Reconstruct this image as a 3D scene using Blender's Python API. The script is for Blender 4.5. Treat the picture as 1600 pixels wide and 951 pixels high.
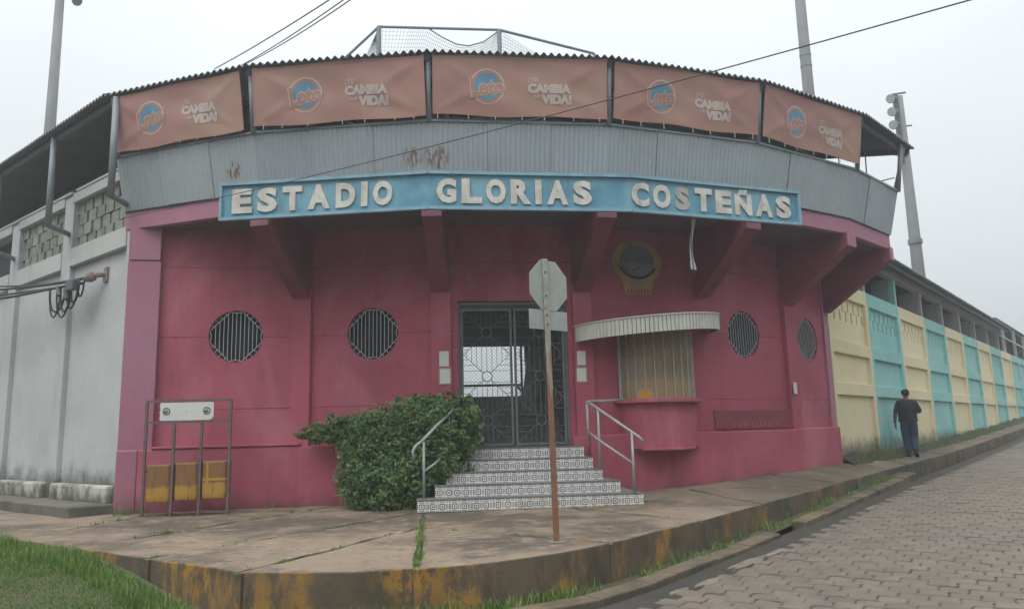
import bpy, bmesh, math, random
from mathutils import Vector, Matrix
random.seed(7)
R_ = math.radians
for o in list(bpy.data.objects): bpy.data.objects.remove(o)
scene = bpy.context.scene
col = scene.collection
EYE = 1.6                      # heights below are measured from the eye; everything is lifted by EYE at the end

# ------------------------------------------------------------------ camera
FPX, PITCH, ROLL = 1200.0, R_(9.395), R_(1.445)
cam_d = bpy.data.cameras.new('camera'); cam = bpy.data.objects.new('camera', cam_d); col.objects.link(cam)
cam_d.sensor_width = 36.0; cam_d.lens = FPX / 1600 * 36.0; cam_d.clip_start = 0.05; cam_d.clip_end = 3000
_f = Vector((0, math.cos(PITCH), math.sin(PITCH))); _u0 = Vector((0, -math.sin(PITCH), math.cos(PITCH))); _r0 = Vector((1, 0, 0))
_cr, _sr = math.cos(ROLL), math.sin(ROLL)
_r = _r0 * _cr - _u0 * _sr; _u = _r0 * _sr + _u0 * _cr
# world right/up of the image
cam.matrix_world = Matrix(((_r.x, _u.x, -_f.x, 0), (_r.y, _u.y, -_f.y, 0), (_r.z, _u.z, -_f.z, EYE), (0, 0, 0, 1)))
scene.camera = cam
scene.render.resolution_x, scene.render.resolution_y = 1024, 608

# ------------------------------------------------------------------ world, sun, exposure
SUN_EL, SUN_AZ = R_(62), R_(215)
w = bpy.data.worlds.new('World'); scene.world = w; w.use_nodes = True
nt = w.node_tree; nt.nodes.clear()
sky = nt.nodes.new('ShaderNodeTexSky'); sky.sky_type = 'NISHITA'; sky.sun_disc = False
sky.sun_elevation = SUN_EL; sky.sun_rotation = SUN_AZ; sky.dust_density = 6; sky.air_density = 1.0
hsv = nt.nodes.new('ShaderNodeHueSaturation'); hsv.inputs['Saturation'].default_value = 0.22
mixc = nt.nodes.new('ShaderNodeMix'); mixc.data_type = 'RGBA'; mixc.inputs[0].default_value = 0.85
# overcast cloud layer: brighter towards the zenith, as cloud cover is
tcw = nt.nodes.new('ShaderNodeTexCoord'); sxw = nt.nodes.new('ShaderNodeSeparateXYZ'); mrw = nt.nodes.new('ShaderNodeMapRange')
nt.links.new(tcw.outputs['Generated'], sxw.inputs[0]); sqw = nt.nodes.new('ShaderNodeMath'); sqw.operation = 'POWER'; sqw.use_clamp = True; sqw.inputs[1].default_value = 1.8; nt.links.new(sxw.outputs[2], sqw.inputs[0]); nt.links.new(sqw.outputs[0], mrw.inputs[0])
mrw.inputs[1].default_value = 0; mrw.inputs[2].default_value = 1; mrw.inputs[3].default_value = 1.0; mrw.inputs[4].default_value = 2.3
clw = nt.nodes.new('ShaderNodeVectorMath'); clw.operation = 'SCALE'; clw.inputs[0].default_value = (5.4, 5.78, 5.98); nt.links.new(mrw.outputs[0], clw.inputs['Scale'])
cln = nt.nodes.new('ShaderNodeTexNoise'); cln.inputs['Scale'].default_value = 2.2; cln.inputs['Detail'].default_value = 5; nt.links.new(tcw.outputs['Generated'], cln.inputs['Vector'])
clr = nt.nodes.new('ShaderNodeMapRange'); clr.inputs[1].default_value = .3; clr.inputs[2].default_value = .7; clr.inputs[3].default_value = .93; clr.inputs[4].default_value = 1.04; nt.links.new(cln.outputs[0], clr.inputs[0])
cls = nt.nodes.new('ShaderNodeVectorMath'); cls.operation = 'SCALE'; nt.links.new(clw.outputs[0], cls.inputs[0]); nt.links.new(clr.outputs[0], cls.inputs['Scale'])
nt.links.new(cls.outputs[0], mixc.inputs[7])
bg = nt.nodes.new('ShaderNodeBackground'); bg.inputs['Strength'].default_value = 0.12
wo = nt.nodes.new('ShaderNodeOutputWorld')
nt.links.new(sky.outputs[0], hsv.inputs['Color']); nt.links.new(hsv.outputs[0], mixc.inputs[6])
nt.links.new(mixc.outputs[2], bg.inputs['Color']); nt.links.new(bg.outputs[0], wo.inputs['Surface'])
sl = bpy.data.lights.new('sun', 'SUN'); sl.energy = 1.25; sl.angle = R_(50); sl.color = (1, 0.97, 0.92)
sun = bpy.data.objects.new('sun', sl); col.objects.link(sun)
sdir = Vector((math.sin(SUN_AZ) * math.cos(SUN_EL), math.cos(SUN_AZ) * math.cos(SUN_EL), math.sin(SUN_EL)))
sun.rotation_euler = sdir.to_track_quat('Z', 'Y').to_euler(); sun.location = (0, 0, 40)
scene.view_settings.view_transform = 'Standard'; scene.view_settings.look = 'None'
scene.view_settings.exposure = 0.40; scene.view_settings.gamma = 1.0; scene.view_settings.use_curve_mapping = False

# ------------------------------------------------------------------ geometry of the place
CX, CY, PH, DL = -1.262, 23.396, -115.643, 12.992     # centre of the curved front, its first vertex, degrees per facet
RW = 10.612
def V(k, R, z=0.0):
    a = R_(PH + k * DL); return Vector((CX + R * math.cos(a), CY + R * math.sin(a), z))
def ray(px, py):
    a, b = px - 800, py - 475.5
    X = a * _cr - b * _sr; Y = a * _sr + b * _cr
    r, u = X / FPX, -Y / FPX
    return Vector((r, math.cos(PITCH) - u * math.sin(PITCH), math.sin(PITCH) + u * math.cos(PITCH)))
def proj(P):
    d = P.y * math.cos(PITCH) + P.z * math.sin(PITCH); u = -P.y * math.sin(PITCH) + P.z * math.cos(PITCH)
    px, py = FPX * P.x / d, -FPX * u / d
    return (800 + px * _cr + py * _sr, 475.5 - px * _sr + py * _cr)
def at_y(px, py, Y): r = ray(px, py); return r * (Y / r.y)
def on_z(px, py, z): r = ray(px, py); return r * (z / r.z)
V0 = Vector((-6.35, 12.54, 0)); TL = R_(140.66)
dl = Vector((math.cos(TL), math.sin(TL), 0)); nl = Vector((-math.sin(TL), math.cos(TL), 0))     # along / out of the left wall
FR = V(5.74, RW); TR = R_(50.6)
dr = Vector((math.cos(TR), math.sin(TR), 0)); nr = Vector((dr.y, -dr.x, 0))                     # along / out of the right wall
K0 = Vector((.98, 8.03, 0))
def lerp_table(t, x):
    if x <= t[0][0]: return t[0][1]
    for (a, b), (c, d) in zip(t, t[1:]):
        if x <= c: return b + (d - b) * (x - a) / (c - a)
    return t[-1][1]
ZK = [(0, -1.12), (2, -1.11), (3.8, -1.078), (6, -1.047), (11.3, -.955), (15.5, -.883), (22.6, -.71), (32.6, -.378), (70, .9)]
ZR = [(-3, -1.56), (0, -1.53), (4, -1.41), (9.3, -1.21), (15.7, -1.06), (22.6, -.87), (32.6, -.53), (70, .72)]
CS = [(4.2, 0), (9, .18), (11, .2), (14, .08), (60, .08)]
def st(x, y):
    v = Vector((x, y, 0)) - K0; return v.dot(dr), -v.dot(nr)
def g_walk(x, y):
    s, t = st(x, y)
    if s <= 0: return -1.12
    return lerp_table(ZK, s) + lerp_table(CS, s) * max(0, min(t, 1.3))
def g_road(x, y): return lerp_table(ZR, st(x, y)[0])

# ------------------------------------------------------------------ object helpers
UPZ = Vector((0, 0, 1))
WORLD = {}
class MB:
    def __init__(s): s.v = []; s.f = []; s.m = []; s.uv = None
    def face(s, pts, m=0):
        i = len(s.v); s.v += [Vector(p) for p in pts]; s.f.append(list(range(i, i + len(pts)))); s.m.append(m)
    def mesh(s, vs, fs, m=0):
        i = len(s.v); s.v += [Vector(p) for p in vs]
        for f in fs: s.f.append([i + a for a in f]); s.m.append(m)
        return s
    def box(s, c, X, Y, Z, m=0):          # centre and three half-axes
        c = Vector(c); X = Vector(X); Y = Vector(Y); Z = Vector(Z)
        vs = [c + X * a + Y * b + Z * d for d in (-1, 1) for b in (-1, 1) for a in (-1, 1)]
        return s.mesh(vs, [(0, 2, 3, 1), (4, 5, 7, 6), (0, 1, 5, 4), (2, 6, 7, 3), (0, 4, 6, 2), (1, 3, 7, 5)], m)
    def bar(s, a, b, w, h=None, up=(0, 0, 1), m=0):
        a = Vector(a); b = Vector(b); h = h or w; d = (b - a); L = d.length; d.normalize()
        u = Vector(up)
        if abs(d.dot(u)) > .95: u = Vector((1, 0, 0))
        x = d.cross(u).normalized(); y = x.cross(d).normalized()
        return s.box((a + b) / 2, d * L / 2, x * w / 2, y * h / 2, m)
    def tube(s, pts, r, n=8, m=0, cap=True):
        pts = [Vector(p) for p in pts]; rs = r if isinstance(r, (list, tuple)) else [r] * len(pts)
        base = len(s.v); px = None
        for i, p in enumerate(pts):
            d = (pts[min(i + 1, len(pts) - 1)] - pts[max(i - 1, 0)]).normalized()
            if px is None:
                q = Vector((0, 0, 1)) if abs(d.z) < .9 else Vector((1, 0, 0)); px = d.cross(q).normalized()
            px = (px - d * px.dot(d)).normalized(); py = d.cross(px)
            for k in range(n):
                a = 2 * math.pi * k / n; s.v.append(p + (px * math.cos(a) + py * math.sin(a)) * rs[i])
        for i in range(len(pts) - 1):
            for k in range(n):
                a = base + i * n + k; b = base + i * n + (k + 1) % n
                s.f.append([a, b, b + n, a + n]); s.m.append(m)
        if cap:
            s.f.append([base + k for k in range(n)][::-1]); s.m.append(m)
            e = base + (len(pts) - 1) * n; s.f.append([e + k for k in range(n)]); s.m.append(m)
        return s
    def prism(s, poly, off, m=0):         # polygon extruded by a vector
        n = len(poly); off = Vector(off); p = [Vector(q) for q in poly]
        return s.mesh(p + [q + off for q in p], [list(range(n))[::-1], list(range(n, 2 * n))] + [(i, (i + 1) % n, n + (i + 1) % n, n + i) for i in range(n)], m)
    def disc(s, c, X, Y, n=32, m=0, off=None):
        c = Vector(c); X = Vector(X); Y = Vector(Y)
        poly = [c + X * math.cos(2 * math.pi * k / n) + Y * math.sin(2 * math.pi * k / n) for k in range(n)]
        if off: return s.prism(poly, off, m)
        s.face(poly, m); return s
    def ring(s, c, X, Y, r0, r1, depth, n=40, m=0):
        c = Vector(c); X = Vector(X); Y = Vector(Y); D = Vector(depth); vs = []; fs = []
        for k in range(n):
            a = 2 * math.pi * k / n; d = X * math.cos(a) + Y * math.sin(a)
            vs += [c + d * r0, c + d * r1, c + d * r1 + D, c + d * r0 + D]
        for k in range(n):
            a, b = 4 * k, 4 * ((k + 1) % n)
            for i in range(4): j = (i + 1) % 4; fs.append((a + i, b + i, b + j, a + j))
        return s.mesh(vs, fs, m)
def world_loc(o): return WORLD.get(o.name, Vector((0, 0, 0))) if o else Vector((0, 0, 0))
def raw_mesh(name, verts, faces, mats, mi=None, smooth=False, fix=True):
    me = bpy.data.meshes.new(name); me.from_pydata([tuple(v) for v in verts], [], faces)
    for m in (mats if isinstance(mats, (list, tuple)) else [mats]): me.materials.append(m)
    if mi: me.polygons.foreach_set('material_index', mi)
    if fix:
        bm = bmesh.new(); bm.from_mesh(me); bmesh.ops.recalc_face_normals(bm, faces=bm.faces[:]); bm.to_mesh(me); bm.free()
    if smooth: me.polygons.foreach_set('use_smooth', [True] * len(me.polygons))
    me.update(); return me
def obj(name, mb, mat, parent=None, smooth=False, fix=True):
    vs = mb.v
    lo = [min(v[i] for v in vs) for i in range(3)]; hi = [max(v[i] for v in vs) for i in range(3)]
    base = Vector(((lo[0] + hi[0]) / 2, (lo[1] + hi[1]) / 2, lo[2]))
    me = raw_mesh(name, [v - base for v in vs], mb.f, mat, mb.m, smooth, fix)
    return link(name, me, base, None, parent)
def link(name, me, loc, rot=None, parent=None):
    o = bpy.data.objects.new(name, me); col.objects.link(o)
    WORLD[o.name] = Vector(loc); o.parent = parent
    o.location = Vector(loc) - world_loc(parent)
    if rot is not None: o.rotation_euler = rot.to_euler() if hasattr(rot, 'to_euler') else rot
    return o
def tag(o, label, cat, group=None):
    o['label'] = label; o['category'] = cat
    if group: o['group'] = group
    return o
def thing(name, loc, label, cat, group=None):
    return tag(link(name, None, loc), label, cat, group)
def struct(o): o['kind'] = 'structure'; return o
def stuff(o, label=None, cat=None):
    o['kind'] = 'stuff'
    if label: o['label'] = label; o['category'] = cat
    return o
def basis(x, y, z): return Matrix((x, y, z)).transposed()
def bev(o, wd=.008, seg=2):
    m = o.modifiers.new('bevel', 'BEVEL'); m.width = wd; m.segments = seg; m.limit_method = 'ANGLE'; m.angle_limit = R_(40); return o

# ------------------------------------------------------------------ materials
def new_mat(name):
    m = bpy.data.materials.new(name); m.use_nodes = True; n = m.node_tree; n.nodes.clear()
    out = n.nodes.new('ShaderNodeOutputMaterial'); b = n.nodes.new('ShaderNodeBsdfPrincipled'); n.links.new(b.outputs[0], out.inputs[0])
    return m, n, b
class NB:
    def __init__(s, n): s.n = n; s.L = n.links.new
    def node(s, t, **k):
        o = s.n.nodes.new(t)
        for a, v in k.items(): setattr(o, a, v)
        return o
    def put(s, sock, v):
        if isinstance(v, bpy.types.NodeSocket): s.L(v, sock)
        else: sock.default_value = v
    def pos(s): return s.node('ShaderNodeNewGeometry').outputs['Position']
    def nrm(s): return s.node('ShaderNodeNewGeometry').outputs['True Normal']
    def sep(s, v): o = s.node('ShaderNodeSeparateXYZ'); s.L(v, o.inputs[0]); return o.outputs
    def vscale(s, v, sc):
        o = s.node('ShaderNodeVectorMath', operation='MULTIPLY'); s.L(v, o.inputs[0]); o.inputs[1].default_value = sc; return o.outputs[0]
    def noise(s, scale, detail=4, rough=.55, vec=None, dist=0):
        o = s.node('ShaderNodeTexNoise'); o.inputs['Scale'].default_value = scale; o.inputs['Detail'].default_value = detail
        o.inputs['Roughness'].default_value = rough; o.inputs['Distortion'].default_value = dist
        s.L(vec if vec is not None else s.pos(), o.inputs['Vector']); return o.outputs[0]
    def ramp(s, v, a, b, lo=0, hi=1, smooth=True):
        o = s.node('ShaderNodeMapRange'); o.interpolation_type = 'SMOOTHSTEP' if smooth else 'LINEAR'
        s.L(v, o.inputs[0]); o.inputs[1].default_value = a; o.inputs[2].default_value = b; o.inputs[3].default_value = lo; o.inputs[4].default_value = hi
        return o.outputs[0]
    def math(s, op, a, b=0.0, c=0.0):
        o = s.node('ShaderNodeMath', operation=op); s.put(o.inputs[0], a); s.put(o.inputs[1], b); s.put(o.inputs[2], c); return o.outputs[0]
    def mix(s, f, a, b):
        o = s.node('ShaderNodeMix', data_type='RGBA'); s.put(o.inputs[0], f)
        s.put(o.inputs[6], a if isinstance(a, bpy.types.NodeSocket) else (*a, 1)); s.put(o.inputs[7], b if isinstance(b, bpy.types.NodeSocket) else (*b, 1)); return o.outputs[2]
    def bump(s, h, strength=.3, dist=.01):
        o = s.node('ShaderNodeBump'); o.inputs['Strength'].default_value = strength; o.inputs['Distance'].default_value = dist; s.L(h, o.inputs['Height']); return o.outputs[0]
def paint(name, c, c2=None, rough=.75, var=.5, scale=1.3, bump=.25, bscale=60, dirt=None, streak=0.0, island=.0, metal=0.0, scuff=None):
    """painted or bare surface: two tones in large patches, fine grain, optional dirt at foot (z0,z1,colour), rain streaks"""
    m, n, b = new_mat(name); B = NB(n)
    c2 = c2 or tuple(x * .72 for x in c)
    f = B.ramp(B.noise(scale, 6, .62), .35, .7, 0, var)
    cc = B.mix(f, c, c2)
    fine = B.noise(scale * 9, 5, .7)
    cc = B.mix(B.ramp(fine, .55, .78, 0, .35), cc, tuple(x * .6 for x in c2))
    if scuff:
        cc = B.mix(B.ramp(B.noise(.7, 5, .6, B.vscale(B.pos(), (1, 1, .55)), .5), .48, .66, 0, scuff[1]), cc, scuff[0])
        cc = B.mix(B.math('MULTIPLY', B.ramp(B.noise(16, 6, .8), .64, .70, 0, scuff[1]), B.ramp(B.noise(1.4, 3), .5, .65)), cc, tuple(min(.7, x * 1.6 + .05) for x in scuff[0]))
    if streak:
        vs = B.vscale(B.pos(), (5, 5, .45)); sn = B.noise(1.6, 5, .6, vs)
        cc = B.mix(B.ramp(sn, .55, .8, 0, streak), cc, (.05, .05, .045))
    if dirt:
        z = B.sep(B.pos())[2]; zz = B.math('ADD', z, B.ramp(B.noise(2.6, 6, .65), .2, .8, .5 * (dirt[1] - dirt[0]), -.5 * (dirt[1] - dirt[0]), False))
        cc = B.mix(B.ramp(zz, dirt[0], dirt[1], dirt[3] if len(dirt) > 3 else .85, 0), cc, dirt[2])
    if island:
        oi = B.node('ShaderNodeObjectInfo').outputs['Random']
        cc = B.mix(B.math('MULTIPLY', oi, island), cc, tuple(x * .55 for x in c))
    B.L(cc, b.inputs['Base Color']); b.inputs['Roughness'].default_value = rough; b.inputs['Metallic'].default_value = metal
    if bump: B.L(B.bump(B.math('ADD', B.noise(bscale, 3), B.noise(bscale * .15, 4)), bump, .004), b.inputs['Normal'])
    return m
def plain(name, c, rough=.6, metal=0.0): return paint(name, c, rough=rough, metal=metal, var=.35, bump=.1)
Z = lambda z: z + EYE
M = {}
M['pink'] = paint('pink_paint', (.44, .096, .148), (.345, .068, .105), .7, .9, .8, dirt=(Z(-1.2), Z(-.72), (.10, .05, .05), .7), streak=.3, scuff=((.49, .165, .22), .7))
M['pinkfade'] = paint('faded_pink_paint', (.40, .18, .255), (.37, .135, .19), .7, .8, 1.1, dirt=(Z(-1.3), Z(-.7), (.14, .06, .07), .6), streak=.2)
M['pinkline'] = paint('scored_joint', (.27, .05, .078), rough=.8)
M['pinkshade'] = paint('shaded_pink_beams', (.27, .064, .094), (.17, .055, .072), .8, .9, 1.4, streak=.3)  # beam pink darkened to stand in for shade under the overhang
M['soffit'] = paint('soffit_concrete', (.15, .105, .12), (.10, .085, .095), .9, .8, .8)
M['zinc'] = None
M['white'] = paint('whitewash', (.53, .545, .55), (.43, .445, .45), .85, .8, .8, dirt=(Z(-.85), Z(-.35), (.07, .075, .055), .95), streak=.22)
M['whiteledge'] = paint('whitewashed_ledge', (.52, .53, .51), (.42, .43, .42), .85, .7, 1.2, streak=.35)
M['plinthw'] = paint('mossy_plinth', (.52, .52, .47), (.10, .11, .075), .9, 1.0, 2.6, bump=.5, bscale=25, dirt=(Z(-1.05), Z(-.72), (.05, .06, .04), .9))
M['block'] = paint('mossy_block', (.32, .34, .29), (.16, .19, .14), .95, 1.0, 3.0, bump=.6, bscale=30, island=.5)
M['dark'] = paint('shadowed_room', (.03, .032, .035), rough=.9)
M['steel'] = paint('grey_steel_paint', (.23, .27, .29), (.16, .18, .19), .5, .6, 3, streak=.3)
M['steeldark'] = paint('dark_gate_paint', (.07, .08, .085), (.045, .05, .052), .55, .6, 4)
M['gatepaint'] = paint('dull_gate_paint', (.165, .178, .18), (.11, .118, .12), .55, .6, 4)
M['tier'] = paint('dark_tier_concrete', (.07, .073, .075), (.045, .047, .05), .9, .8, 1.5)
M['innerstep'] = paint('grey_inner_tiles', (.33, .32, .31), (.15, .15, .148), .7, 1, 16)
M['rail'] = paint('grey_handrail_paint', (.36, .39, .39), (.24, .26, .26), .45, .7, 6)
M['concrete'] = paint('old_concrete', (.25, .235, .205), (.17, .16, .14), .9, .8, 1.5, bump=.5, bscale=40)
M['grey'] = paint('grey_concrete', (.16, .165, .165), (.11, .115, .115), .9, .8, 1.5)
M['cream'] = paint('cream_yellow_paint', (.78, .70, .45), (.72, .62, .36), .75, .8, .7, dirt=(Z(-.62), Z(-.22), (.10, .095, .065), .85), streak=.25, island=.12, scuff=((.72, .66, .48), .5))
M['turq'] = paint('turquoise_paint', (.29, .59, .555), (.21, .50, .47), .75, .8, .7, dirt=(Z(-.62), Z(-.18), (.085, .095, .07), .85), streak=.25, island=.12, scuff=((.40, .62, .57), .5))
M['beamgrey'] = paint('grey_beam_paint', (.38, .39, .36), (.28, .29, .28), .8, .7, 1.2, streak=.3)
M['paper'] = plain('white_paper', (.66, .68, .66), .8)
M['cork'] = plain('tan_mount', (.42, .30, .19), .8)
M['signblue'] = paint('weathered_blue_sign', (.085, .25, .36), (.16, .36, .44), .6, 1.0, 2.6, bump=.15, streak=.3, scuff=((.22, .42, .50), .7))
M['signedge'] = paint('pale_blue_sign_edge', (.24, .42, .50), (.15, .30, .38), .6, .8, 4)
M['letter'] = paint('dirty_white_letters', (.66, .64, .58), (.46, .43, .37), .6, .9, 5, streak=.6)
M['letterrust'] = paint('stained_letter', (.50, .42, .34), (.30, .36, .38), .7, 1, 6, streak=.3)
M['post_rust'] = None
M['signback'] = paint('bare_aluminium_sign_back', (.42, .45, .42), (.32, .35, .32), .55, .8, 4, streak=.25)
M['rackmetal'] = paint('worn_brown_grey_metal', (.16, .12, .12), (.11, .075, .07), .6, .8, 9)
M['leafstem'] = plain('stems', (.10, .075, .04), .9)
M['black'] = plain('black_cable', (.018, .018, .02), .5)
M['wire'] = plain('overhead_wire', (.05, .05, .055), .5)
M['polec'] = paint('concrete_pole', (.22, .22, .225), (.16, .16, .165), .9, .7, 1.5, streak=.3)
M['bar'] = plain('pale_grey_bars', (.46, .49, .51), .5)
M['orange'] = paint('orange_hatch', (.55, .27, .03), (.40, .18, .02), .6)
M['canopy'] = paint('white_canopy_slats', (.70, .71, .64), (.56, .56, .49), .6, .8, 3, streak=.35)
M['road_bed'] = paint('dark_joint_sand', (.06, .052, .044), (.04, .036, .031), .95, .8, 3, bump=.6)
M['rust_pink'] = paint('rusty_insulator_bracket', (.27, .19, .18), (.17, .11, .10), .8)
M['skin'] = plain('skin', (.14, .072, .05), .6)
M['shirt'] = paint('black_shirt', (.016, .017, .021), rough=.9, bump=.3, bscale=20)
M['jeans'] = paint('dark_blue_jeans', (.035, .056, .10), (.024, .04, .075), .9, .7, 6)
M['shoe'] = plain('dark_shoes', (.015, .014, .014), .6)
M['cap'] = plain('dark_cap', (.02, .017, .02), .8)
M['hair'] = plain('black_hair', (.012, .01, .01), .7)
M['lamp'] = plain('lamp_housing', (.16, .17, .18), .4)
M['lampglass'] = plain('lamp_glass', (.55, .6, .62), .15)
M['net'] = plain('grey_netting', (.20, .22, .23), .8)

def zinc(name, rust_pts=(), base=(.43, .475, .50)):
    m, n, b = new_mat(name); B = NB(n)
    c = B.mix(B.ramp(B.noise(.9, 5), .3, .7, 0, .6), base, tuple(x * .8 for x in base))
    vs = B.vscale(B.pos(), (9, 9, .5)); c = B.mix(B.ramp(B.noise(1.5, 5, .6, vs), .5, .8, 0, .35), c, (.24, .265, .28))
    c = B.mix(B.ramp(B.noise(3, 6, .7, B.vscale(B.pos(), (4, 4, .7))), .66, .8, 0, .4), c, (.20, .12, .09))
    oi = B.node('ShaderNodeObjectInfo').outputs['Random']; c = B.mix(B.math('MULTIPLY', oi, .28), c, tuple(x * 1.25 for x in base))
    for p, rad in rust_pts:
        d = B.node('ShaderNodeVectorMath', operation='DISTANCE'); B.L(B.pos(), d.inputs[0]); d.inputs[1].default_value = p
        k = B.math('MULTIPLY', B.ramp(d.outputs['Value'], rad * .45, rad, 1, 0), B.ramp(B.noise(2.2, 4, .6, B.vscale(B.pos(), (11, 11, 1.6))), .46, .56))
        c = B.mix(B.math('MULTIPLY', k, .85), c, (.20, .075, .035))
    B.L(c, b.inputs['Base Color']); b.inputs['Roughness'].default_value = .48; b.inputs['Metallic'].default_value = .25
    return m
def par_pt(px, py):
    k = 1 if px < 673 else 2
    if px < 394: k = 0
    A, Bp = V(k, 12.2), V(k + 1, 12.2); dd = (Bp - A); nn = Vector((-dd.y, dd.x, 0)); r = ray(px, py); t = nn.dot(A) / nn.dot(r); p = r * t
    return (p.x, p.y, p.z + EYE)
M['zinc'] = zinc('corrugated_zinc', [(par_pt(643, 246), .2), (par_pt(681, 246), .26), (par_pt(364, 266), .18), (par_pt(1335, 300), .2)])
M['roofz'] = zinc('dark_roof_zinc', (), (.13, .145, .155))

def rust_post():
    m, n, b = new_mat('rusty_sign_post'); B = NB(n)
    z = B.sep(B.pos())[2]
    c = B.mix(B.ramp(B.noise(7, 5), .35, .65), (.36, .37, .33), (.28, .28, .25))
    rr = B.mix(B.ramp(B.noise(12, 5), .35, .7), (.25, .115, .06), (.19, .10, .075))
    zz = B.math('ADD', z, B.ramp(B.noise(3, 4, .6, B.vscale(B.pos(), (9, 9, 1))), .2, .8, -.7, .7, False))
    c = B.mix(B.ramp(zz, Z(.4), Z(1.15), 1, 0), c, rr)
    c = B.mix(B.ramp(B.noise(5, 5, .7), .6, .7, 0, .8), c, rr)
    B.L(c, b.inputs['Base Color']); b.inputs['Roughness'].default_value = .75; B.L(B.bump(B.noise(60), .3, .003), b.inputs['Normal']); return m
M['post_rust'] = rust_post()

def walk_mat():
    m, n, b = new_mat('worn_sidewalk_concrete'); B = NB(n)
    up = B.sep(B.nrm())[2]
    top = B.mix(B.ramp(B.noise(.6, 6, .65), .40, .60), (.27, .205, .148), (.105, .083, .06))
    top = B.mix(B.ramp(B.noise(3.1, 8, .72), .5, .66, 0, .7), top, (.31, .25, .185))
    top = B.mix(B.ramp(B.noise(1.3, 7, .72, dist=.8), .56, .68, 0, .75), top, (.075, .066, .05))
    top = B.mix(B.ramp(B.noise(11, 6, .75), .52, .68, 0, .6), top, (.075, .065, .052))
    flake = B.math('MULTIPLY', B.ramp(B.noise(8, 7, .8, B.vscale(B.pos(), (.5, 2.0, 1))), .56, .62), B.ramp(B.noise(.75, 3, .5), .47, .6))
    top = B.mix(B.math('MULTIPLY', flake, .75), top, (.47, .41, .33))
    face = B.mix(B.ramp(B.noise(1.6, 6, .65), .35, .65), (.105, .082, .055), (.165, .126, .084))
    ym = B.math('MULTIPLY', B.ramp(B.noise(1.0, 3, .55, B.vscale(B.pos(), (1, 1, .6))), .49, .60), B.ramp(B.noise(8, 7, .8, B.vscale(B.pos(), (1, 1, .6))), .42, .56))
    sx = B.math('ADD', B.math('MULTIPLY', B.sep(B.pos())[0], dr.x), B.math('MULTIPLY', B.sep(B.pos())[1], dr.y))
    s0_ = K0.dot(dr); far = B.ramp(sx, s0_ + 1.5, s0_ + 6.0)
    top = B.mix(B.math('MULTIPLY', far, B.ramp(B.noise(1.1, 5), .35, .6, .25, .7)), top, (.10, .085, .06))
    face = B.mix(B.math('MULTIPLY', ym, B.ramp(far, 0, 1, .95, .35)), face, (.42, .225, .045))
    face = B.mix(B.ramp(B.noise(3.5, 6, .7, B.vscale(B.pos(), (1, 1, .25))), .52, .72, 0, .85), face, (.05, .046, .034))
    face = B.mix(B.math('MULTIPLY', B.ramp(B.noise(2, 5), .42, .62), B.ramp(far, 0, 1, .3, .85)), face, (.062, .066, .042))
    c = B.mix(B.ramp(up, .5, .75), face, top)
    B.L(c, b.inputs['Base Color']); b.inputs['Roughness'].default_value = .9
    h = B.math('ADD', B.noise(14, 6, .7), B.math('MULTIPLY', B.noise(90, 3), .4)); B.L(B.bump(h, .6, .012), b.inputs['Normal']); return m
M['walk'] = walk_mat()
M['lowkerb'] = paint('mossy_low_kerb', (.155, .122, .085), (.06, .056, .04), .9, 1, 2.4, bump=.6, bscale=25, scuff=((.24, .17, .085), .5))
M['scrap'] = paint('pale_broken_concrete', (.235, .20, .155), (.14, .12, .095), .9, .9, 5, bump=.5)

def paver_mat():
    m, n, b = new_mat('concrete_pavers'); B = NB(n)
    oi = B.node('ShaderNodeObjectInfo').outputs['Random']
    c = B.mix(B.ramp(B.noise(.5, 5, .6), .35, .65), (.19, .153, .121), (.155, .131, .108))
    c = B.mix(B.ramp(B.noise(4.3, 2, .4), .4, .62, 0, .6), c, (.215, .183, .152))
    c = B.mix(B.ramp(B.noise(.33, 5, .6, B.vscale(B.pos(), (1, .5, 1))), .55, .68, 0, .6), c, (.08, .075, .07))
    c = B.mix(B.math('MULTIPLY', oi, .35), c, (.10, .09, .08))
    c = B.mix(B.ramp(B.noise(40, 5, .7), .55, .8, 0, .5), c, (.09, .085, .08))
    B.L(c, b.inputs['Base Color']); b.inputs['Roughness'].default_value = .72
    B.L(B.bump(B.math('ADD', B.noise(70, 4, .7), B.noise(9, 4)), .5, .006), b.inputs['Normal']); return m
M['paver'] = paver_mat()

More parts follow.
